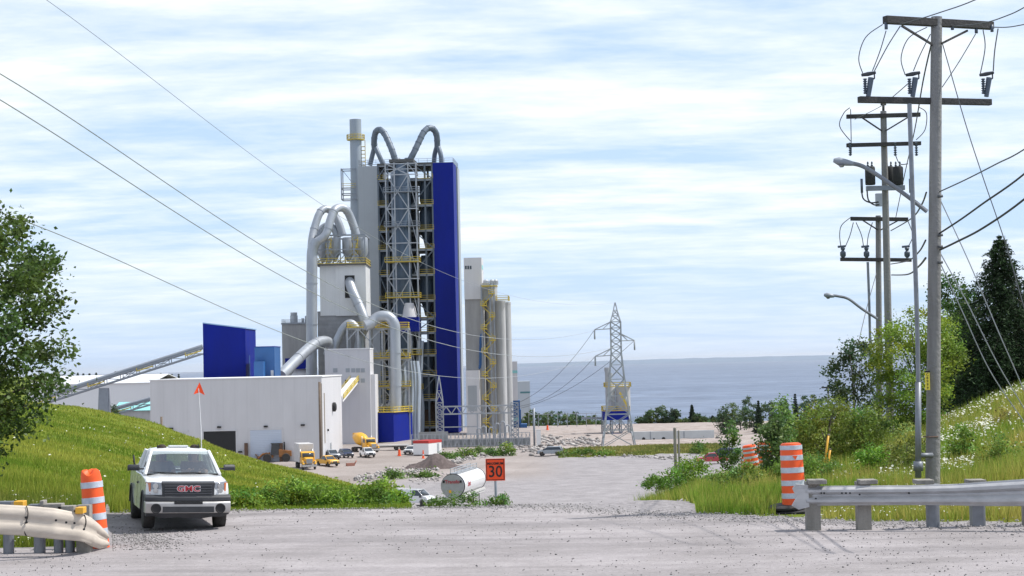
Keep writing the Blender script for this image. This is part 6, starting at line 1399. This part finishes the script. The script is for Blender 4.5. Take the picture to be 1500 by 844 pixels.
# mid-distance shrubs around the yard
for i,(px,yb,w_,h_,lab) in enumerate(((655,672,22,8,'broad green shrub patch right of the soil heap'),(682,670,18,12,'green shrub patch behind the rubble, next to the broad one'),(706,664,16,9,'light green shrub below the busbar supports'),(742,668,11,22,'upright round dark green shrub near the speed sign top'),(722,668,12,10,'small shrub left of the upright round one'),(830,668,14,8,'low shrub right of the silver car'),(858,667,16,9,'low leafy shrub in the middle of the berm'),(886,668,15,6,'lowest shrub on the berm below the pylon'),(1023,664,10,20,'round shrub at the right end of the berm'),(1040,672,12,9,'small shrub behind the red pickup'),(576,702,16,10,'bright green bush on the rubble slope'),(560,716,18,10,'low scrub at the toe of the grassy hill'),(620,700,20,7,'dry low scrub between the rubble bands'))):
    p=gp(px,yb); Y=p.y
    polytree('shrub',lab,'shrub',[(px-w_,yb+1),(px-w_*.8,yb-h_*.6),(px,yb-h_),(px+w_*.8,yb-h_*.5),(px+w_,yb+1)],Y,2.5,22,.75,34,.38,((.06,.11,.02),(.10,.15,.025))[i%2],tr=.06,seed=120+i,group='shrubs around the plant yard',limbs=4)
# seaside trees
def fartree(lab,px,Y,tp,hw,kind,seed,yb=None,group='trees along the shore'):
    base=G(px,Y); pb=proj(base)[1]
    if kind=='s': conifer(lab,px,Y,tp,hw,seed,col=(.022,.04,.022),group=group,nw=16,dens=1.6,ls=Y/F*3.4); return
    col=((.045,.075,.028),(.032,.055,.024),(.06,.09,.03))[seed%3]
    hw*=1.5 if group!='x' else 1
    polytree('shore_tree',lab,'tree',[(px-hw*.6,pb),(px-hw,pb-(pb-tp)*.45),(px-hw*.5,tp+(pb-tp)*.12),(px,tp),(px+hw*.6,tp+(pb-tp)*.2),(px+hw,pb-(pb-tp)*.5),(px+hw*.6,pb)],Y,hw/F*Y*1.2,44,max(.6,3.0*Y/F),34,Y/F*2.6,col,tr=.16,seed=seed,group=group,limbs=4)
nm=['first','second','third','fourth','fifth','sixth','seventh','eighth','ninth','tenth','eleventh','twelfth','thirteenth','fourteenth','fifteenth']
for i,px in enumerate(np.linspace(772,880,12)): fartree('bushy shore tree left of the pylon, %s from the loading tower'%nm[i],px,590+7*(i%3),(604,600,610,606,602,601,607,603,606,610,607,616)[i],8+i%3*2,'b',200+i)
for i,(px,tp,hw,k,lab) in enumerate(((953,600,6,'b','small shore tree nearest the pylon on its right'),(968,592,7,'b','tall shore tree, second right of the pylon'),(988,598,5,'b','narrow shore tree, third right of the pylon'),(1014,594,5,'s','little spruce above the concrete barrier'),(1024,606,8,'b','round shore tree beside the little spruce'),(1044,610,4,'s','smaller spruce at the end of the barrier'),(1003,614,8,'b','low bush tree between barrier trees'),(942,612,8,'b','low shore bush right behind the pylon'),(978,614,8,'b','low shore bush between the tall and narrow trees'),(1034,614,9,'b','low shore bush before the small end spruce'),(1054,610,9,'b','low shore bush past the barrier end'))): fartree(lab,px,560,tp,hw,k,230+i)
for i,(px,tp,hw,k) in enumerate(((1060,596,7,'b'),(1072,590,9,'b'),(1085,590,10,'b'),(1098,580,9,'b'),(1112,588,8,'s'),(1126,584,10,'b'),(1140,592,9,'b'),(1152,586,8,'s'),(1166,578,6,'s'),(1178,582,9,'b'),(1190,578,10,'b'),(1206,580,10,'b'))): fartree('dark shore tree in the right-hand grove, %s from its left end'%nm[i],px,430+12*(i%4),tp,hw,k,250+i)
for i,(px,tp) in enumerate(((106,546),(114,547),(122,548),(131,548),(141,547),(169,545),(186,548),(236,548),(252,549),(262,549),(370,541),(386,541))): 
    base=G(px,1420); S_=1420/F; c=conifer('tiny spruce on the far left skyline, %s from the left'%nm[i],px,1420,tp,2.2,270+i,col=(.03,.05,.03),group='spruces on the far skyline',nw=8,dens=.4,ls=1.6)
polytree('shrub','dark shrub under the conveyor support tower','shrub',[(160,608),(163,597),(170,594),(174,600),(174,608)],420,1.5,14,.6,30,.35,(.03,.06,.02),tr=.08,seed=300,limbs=3)
# ---- grass
def grassmesh(name,label,mask,N_,hh,seed,colA,colB,wmul=1.0,nscale=5,umin=-60,umax=1850,y0=33,y1=190,lean=.35):
    rng=np.random.default_rng(seed); U=umin+(umax-umin)*rng.random(N_); Yv=np.exp(math.log(y0)+(math.log(y1)-math.log(y0))*rng.random(N_)**.9)
    g=bil(UG,VG,cols[:,0].reshape(UU.shape),U,np.log(Yv)); n=vnoise((U-750)/F*Yv/1.2,Yv/1.2,3); k=(g+n*.9>.5)&mask(U,Yv); U,Yv=U[k],Yv[k]
    X=(U-750)/F*Yv; Z=H(X,Yv); m=len(X); n2=vnoise(X/nscale,Yv/nscale,seed,3)+.5; n3=vnoise(X/.8,Yv/.8,seed+1,2)+.5
    h=(hh(U,Yv) if callable(hh) else hh)*(.5+.9*rng.random(m))*(.6+.8*n3); w_=np.maximum(.006,Yv*.00016)*wmul*(1+rng.random(m))
    a=rng.random(m)*6.283; l=lean*h*rng.random(m); b=rng.random(m)*6.283
    P0=np.stack([X-w_*np.cos(a),Yv-w_*np.sin(a),Z-.03],1); P1=np.stack([X+w_*np.cos(a),Yv+w_*np.sin(a),Z-.03],1); P2=np.stack([X+l*np.cos(b),Yv+l*np.sin(b),Z+h],1)
    V=np.stack([P0,P1,P2],1).reshape(-1,3); t=np.clip((n2-.5)*2.2+.5+rng.normal(size=m)*.22,0,1)[:,None]; c=np.array(colA)*(1-t)+np.array(colB)*t; c=c*(1+.18*rng.normal(size=(m,1)))
    c=np.clip(c,.005,1); o=npmesh(name,V,np.arange(3*m).reshape(m,3),M_grass,np.repeat(c,3,axis=0)); tag(o,label,'grass',kind='stuff'); return o
grassmesh('hill_grass','short bright yellow-green grass covering the left hill',lambda U,Y:(U<640)&(Y>42),300000,lambda U,Y:np.where(Y<50,np.where(U>320,.10,.24),.12),31,(.14,.235,.018),(.37,.38,.06),nscale=9,umax=640,wmul=1.2)
grassmesh('verge_grass','rough grass behind the left guardrail',lambda U,Y:(U<158)&(Y<44),22000,.30,32,(.14,.22,.02),(.36,.34,.08),umax=160,y0=33,y1=45,wmul=1.2)
grassmesh('bank_grass','tall meadow grass covering the right bank',lambda U,Y:(U>925)&~((abs(U-1163)<34)&(Y<40.3)),360000,lambda U,Y:np.where(Y<42,.25,np.where(Y<48,.42,.55)),33,(.17,.30,.025),(.48,.42,.11),umin=900,wmul=1.25,nscale=3.5,lean=.5)
def ground_scatter(N_,uf,yf,seed):
    rng=np.random.default_rng(seed); U=uf(rng,N_); Yv=yf(rng,N_,U); X=(U-750)/F*Yv; return X,Yv,H(X,Yv),rng,U
# white umbels and daisies
def flowers(name,label,parts,seed):
    Vs=[];Fs=[];n0=0; rng=np.random.default_rng(seed)
    for (u0,u1,ya,yb,N_,hh,sz) in parts:
        X,Yv,Z,_,U=ground_scatter(N_,lambda r_,n:u0+(u1-u0)*r_.random(n),lambda r_,n,U:ya+(yb-ya)*r_.random(n),int(u0+N_))
        k=(vnoise(X/1.5,Yv/1.5,seed,3)>-.10); X,Yv,Z=X[k],Yv[k],Z[k]; m=len(X)
        C=np.stack([X,Yv,Z+hh*(.6+.5*rng.random(m))],1); a=rng.random(m)*6.28; s=sz*(.5+rng.random(m))[:,None]; tl=rng.normal(size=(m,3))*.35; nrm=np.array([0,-.45,1])+tl; nrm/=np.linalg.norm(nrm,axis=1)[:,None]
        u=np.cross(nrm,np.array([1.,0,0])); u/=np.linalg.norm(u,axis=1)[:,None]; v=np.cross(nrm,u)
        ring=[C+u*s*math.cos(g)+v*s*math.sin(g)*1.0 for g in (0,1.26,2.51,3.77,5.03)]; V=np.stack(ring,1).reshape(-1,3); Vs.append(V); Fs.append(np.arange(5*m).reshape(m,5)+n0); n0+=5*m
    V=np.vstack(Vs);Fc=np.vstack(Fs); c=np.clip(.9+.1*rng.normal(size=(len(V),1)),.5,1)*np.array([[1,1,.93]]); o=npmesh(name,V,Fc,M_petal,c); tag(o,label,'wildflowers',kind='stuff')
flowers('wildflowers','white daisies and umbels scattered over the right bank',[(1370,1560,70,82,700,.62,.034),(1330,1500,50,66,320,.6,.026),(1280,1420,44,54,700,.55,.024),(1180,1560,36.5,42,700,.26,.012),(1340,1450,56,62,420,.62,.03),(1170,1260,50,60,120,.5,.03)],41)
grassmesh('berm_grass','olive rough grass on the low berm below the pylon',lambda U,Y:(U>780)&(U<1080),16000,lambda U,Y:.35,35,(.12,.17,.03),(.34,.30,.10),umin=780,umax=1080,y0=340,y1=380,wmul=2,nscale=8)
flowers('hill_wildflowers','sparse pale wildflowers on the left hill',[(0,560,50,130,200,.2,.035),(-40,150,34,44,260,.3,.014)],43)
# stones
def rocks(name,label,X,Yv,Z,s,rng,m,colA,colB,cat='rubble'):
    n=len(X); base=np.array([(1,0,0),(-1,0,0),(0,1,0),(0,-1,0),(0,0,1),(0,0,-1)],float); Fb=np.array([(0,2,4),(2,1,4),(1,3,4),(3,0,4),(2,0,5),(1,2,5),(3,1,5),(0,3,5)])
    # eight-faced stones cut once more to give them flat broken sides
    V=base[None]*(.6+.6*rng.random((n,6,1)))+rng.normal(size=(n,6,3))*.15; a=rng.random(n)*6.28; ca,sa=np.cos(a),np.sin(a); x=V[:,:,0]*ca[:,None]-V[:,:,1]*sa[:,None]; y=V[:,:,0]*sa[:,None]+V[:,:,1]*ca[:,None]
    V=np.stack([x,y,V[:,:,2]*.62],-1)*s[:,None,None]+np.stack([X,Yv,Z+s*.25],1)[:,None,:]
    Fc=(Fb[None]+np.arange(n)[:,None,None]*6).reshape(-1,3); t=rng.random((n,1)); c=np.array(colA)*(1-t)+np.array(colB)*t
    o=npmesh(name,V.reshape(-1,3),Fc,m,np.repeat(c,6,axis=0)); tag(o,label,cat,kind='stuff')
M_rock=leafmat('broken_stone',(1,1,1),.0,.95)
def band(pts,N_,seed,jy=3,ju=3):
    """stones strewn along a line of photo points"""
    rng=np.random.default_rng(seed); px=np.array([p[0] for p in pts],float); py=np.array([p[1] for p in pts],float); U=px[0]+(px[-1]-px[0])*rng.random(N_); V_=np.interp(U,px,py)+rng.normal(size=N_)*jy; P_=np.array([gp(u,v) for u,v in zip(U,V_)]); return P_[:,0],P_[:,1],P_[:,2],rng
X1=[];seedk=50
for pts,N_,jy,s0 in (([(520,703),(600,692),(660,680),(700,668),(735,660)],520,2.6,.42),([(560,690),(620,684),(690,672)],120,2,.3),([(600,706),(640,700),(675,692)],90,3,.3),([(745,655),(790,660),(805,656)],160,3.5,.5),([(790,646),(830,648),(880,650)],260,4,.6),([(820,668),(900,667),(990,672)],160,1.5,.35),([(1050,640),(1080,660),(1100,680)],60,4,.4)):
    x,y,z,rng=band(pts,N_,seedk,jy); seedk+=1; s=s0*(.35+rng.random(len(x))**2*1.1); X1.append((x,y,z,s))
x,y,z,s=[np.concatenate(q) for q in zip(*X1)]
rocks('rubble','pale broken rock strewn along the yard edge and the pad',x,y,z,s,np.random.default_rng(3),M_rock,(.16,.15,.145),(.48,.45,.43))
rng=np.random.default_rng(19); n=700; Yv=52+rng.random(n)*16; U=830+180*rng.random(n); X=(U-750)/F*Yv; rocks('rubble','darker broken stone heaped on the right shoulder in front of the haul road',X,Yv,H(X,Yv),.05+.13*rng.random(n)**2,rng,M_rock,(.10,.10,.105),(.34,.325,.32))
rng=np.random.default_rng(9); n=5200; U=760+260*rng.random(n); ys=716+32*rng.random(n); Yv=np.array([np.nan]*n)
Yv=47+rng.random(n)**1.2*38; U=np.where(Yv<60,745+330*rng.random(n),800+180*rng.random(n)); X=(U-750)/F*Yv; rocks('gravel_shoulder','loose grey gravel heaped along the right shoulder beyond the road',X,Yv,H(X,Yv),.035+.11*rng.random(n)**4,rng,M_rock,(.15,.145,.145),(.44,.41,.40),'gravel')
n=9000; U=150+1450*rng.random(n); e=edgeY(U); Yv=e+.9*rng.normal(size=n)*.8+.3; k=(U>160); U,Yv=U[k],Yv[k]; X=(U-750)/F*Yv; rocks('edge_gravel','loose gravel along the far edge of the road',X,Yv,H(X,Yv)+.02,.006+.024*rng.random(len(X))**3,rng,M_rock,(.14,.135,.13),(.46,.44,.43),'gravel')
n=6000; U=-60+1620*rng.random(n); Yv=24+(edgeY(U)-24)*rng.random(n)**.8; k=(vnoise((U-750)/F*Yv/1.3,Yv/2.2,77,3)>-.05); U,Yv=U[k],Yv[k]; X=(U-750)/F*Yv; m=len(X); rocks('road_pebbles','small loose pebbles scattered on the road',X,Yv,H(X,Yv)+.022,.005+.017*rng.random(m)**4,rng,M_rock,(.04,.04,.045),(.22,.21,.21),'pebbles')
n=1500; U=np.clip(208+34*rng.normal(size=n),160,330); Yv=np.clip(36.3+1.3*rng.normal(size=n),34,40); X=(U-750)/F*Yv; rocks('pocket_gravel','loose gravel pocket between the left drum and the pickup',X,Yv,H(X,Yv)+.02,.008+.022*rng.random(n)**2,rng,M_rock,(.14,.135,.13),(.40,.38,.37),'gravel')
# brown soil heap
hp=gp(636,686); t=empty('soil_heap',hp,0,'dark brown heap of soil in the yard in front of the red and white cabin','soil heap')
gx=np.linspace(-5.2,5.2,60); gy=np.linspace(-2.6,2.6,30); GX,GY=np.meshgrid(gx,gy); r_=np.sqrt((GX/5)**2+(GY/2.5)**2); top=2.1*np.clip(1-r_**1.6,0,1)*(1+.25*np.sin(GX*1.1+1))+.5*vnoise(GX+9,GY+9,4)*(r_<1); GZ=np.where(r_<1,top+.35*vnoise(GX*3+9,GY*3+5,6),0)-.1
id_=np.arange(GX.size).reshape(GX.shape); f4=np.stack([id_[:-1,:-1],id_[:-1,1:],id_[1:,1:],id_[1:,:-1]],-1).reshape(-1,4)
npmesh('heap',np.stack([GX,GY,GZ],-1).reshape(-1,3),f4,mat('brown_soil',(.11,.085,.08),.95,var=.4,scale=1.2,bump=.6,bscale=4),parent=t,smooth=True)
HZ=bpy.data.materials.new('thin_air_haze'); HZ.use_nodes=True; T=HZ.node_tree; T.nodes.clear(); o_=nd(T,'ShaderNodeOutputMaterial'); v_=nd(T,'ShaderNodeVolumePrincipled'); v_.inputs['Density'].default_value=.000013; v_.inputs['Color'].default_value=(.95,.97,1,1); v_.inputs['Anisotropy'].default_value=.3; T.links.new(v_.outputs[0],o_.inputs['Volume'])
o=MB().box(-90000,90000,-300,75000,-78,160).build('haze',HZ); tag(o,'thin pale sea haze in the air','haze',kind='stuff')
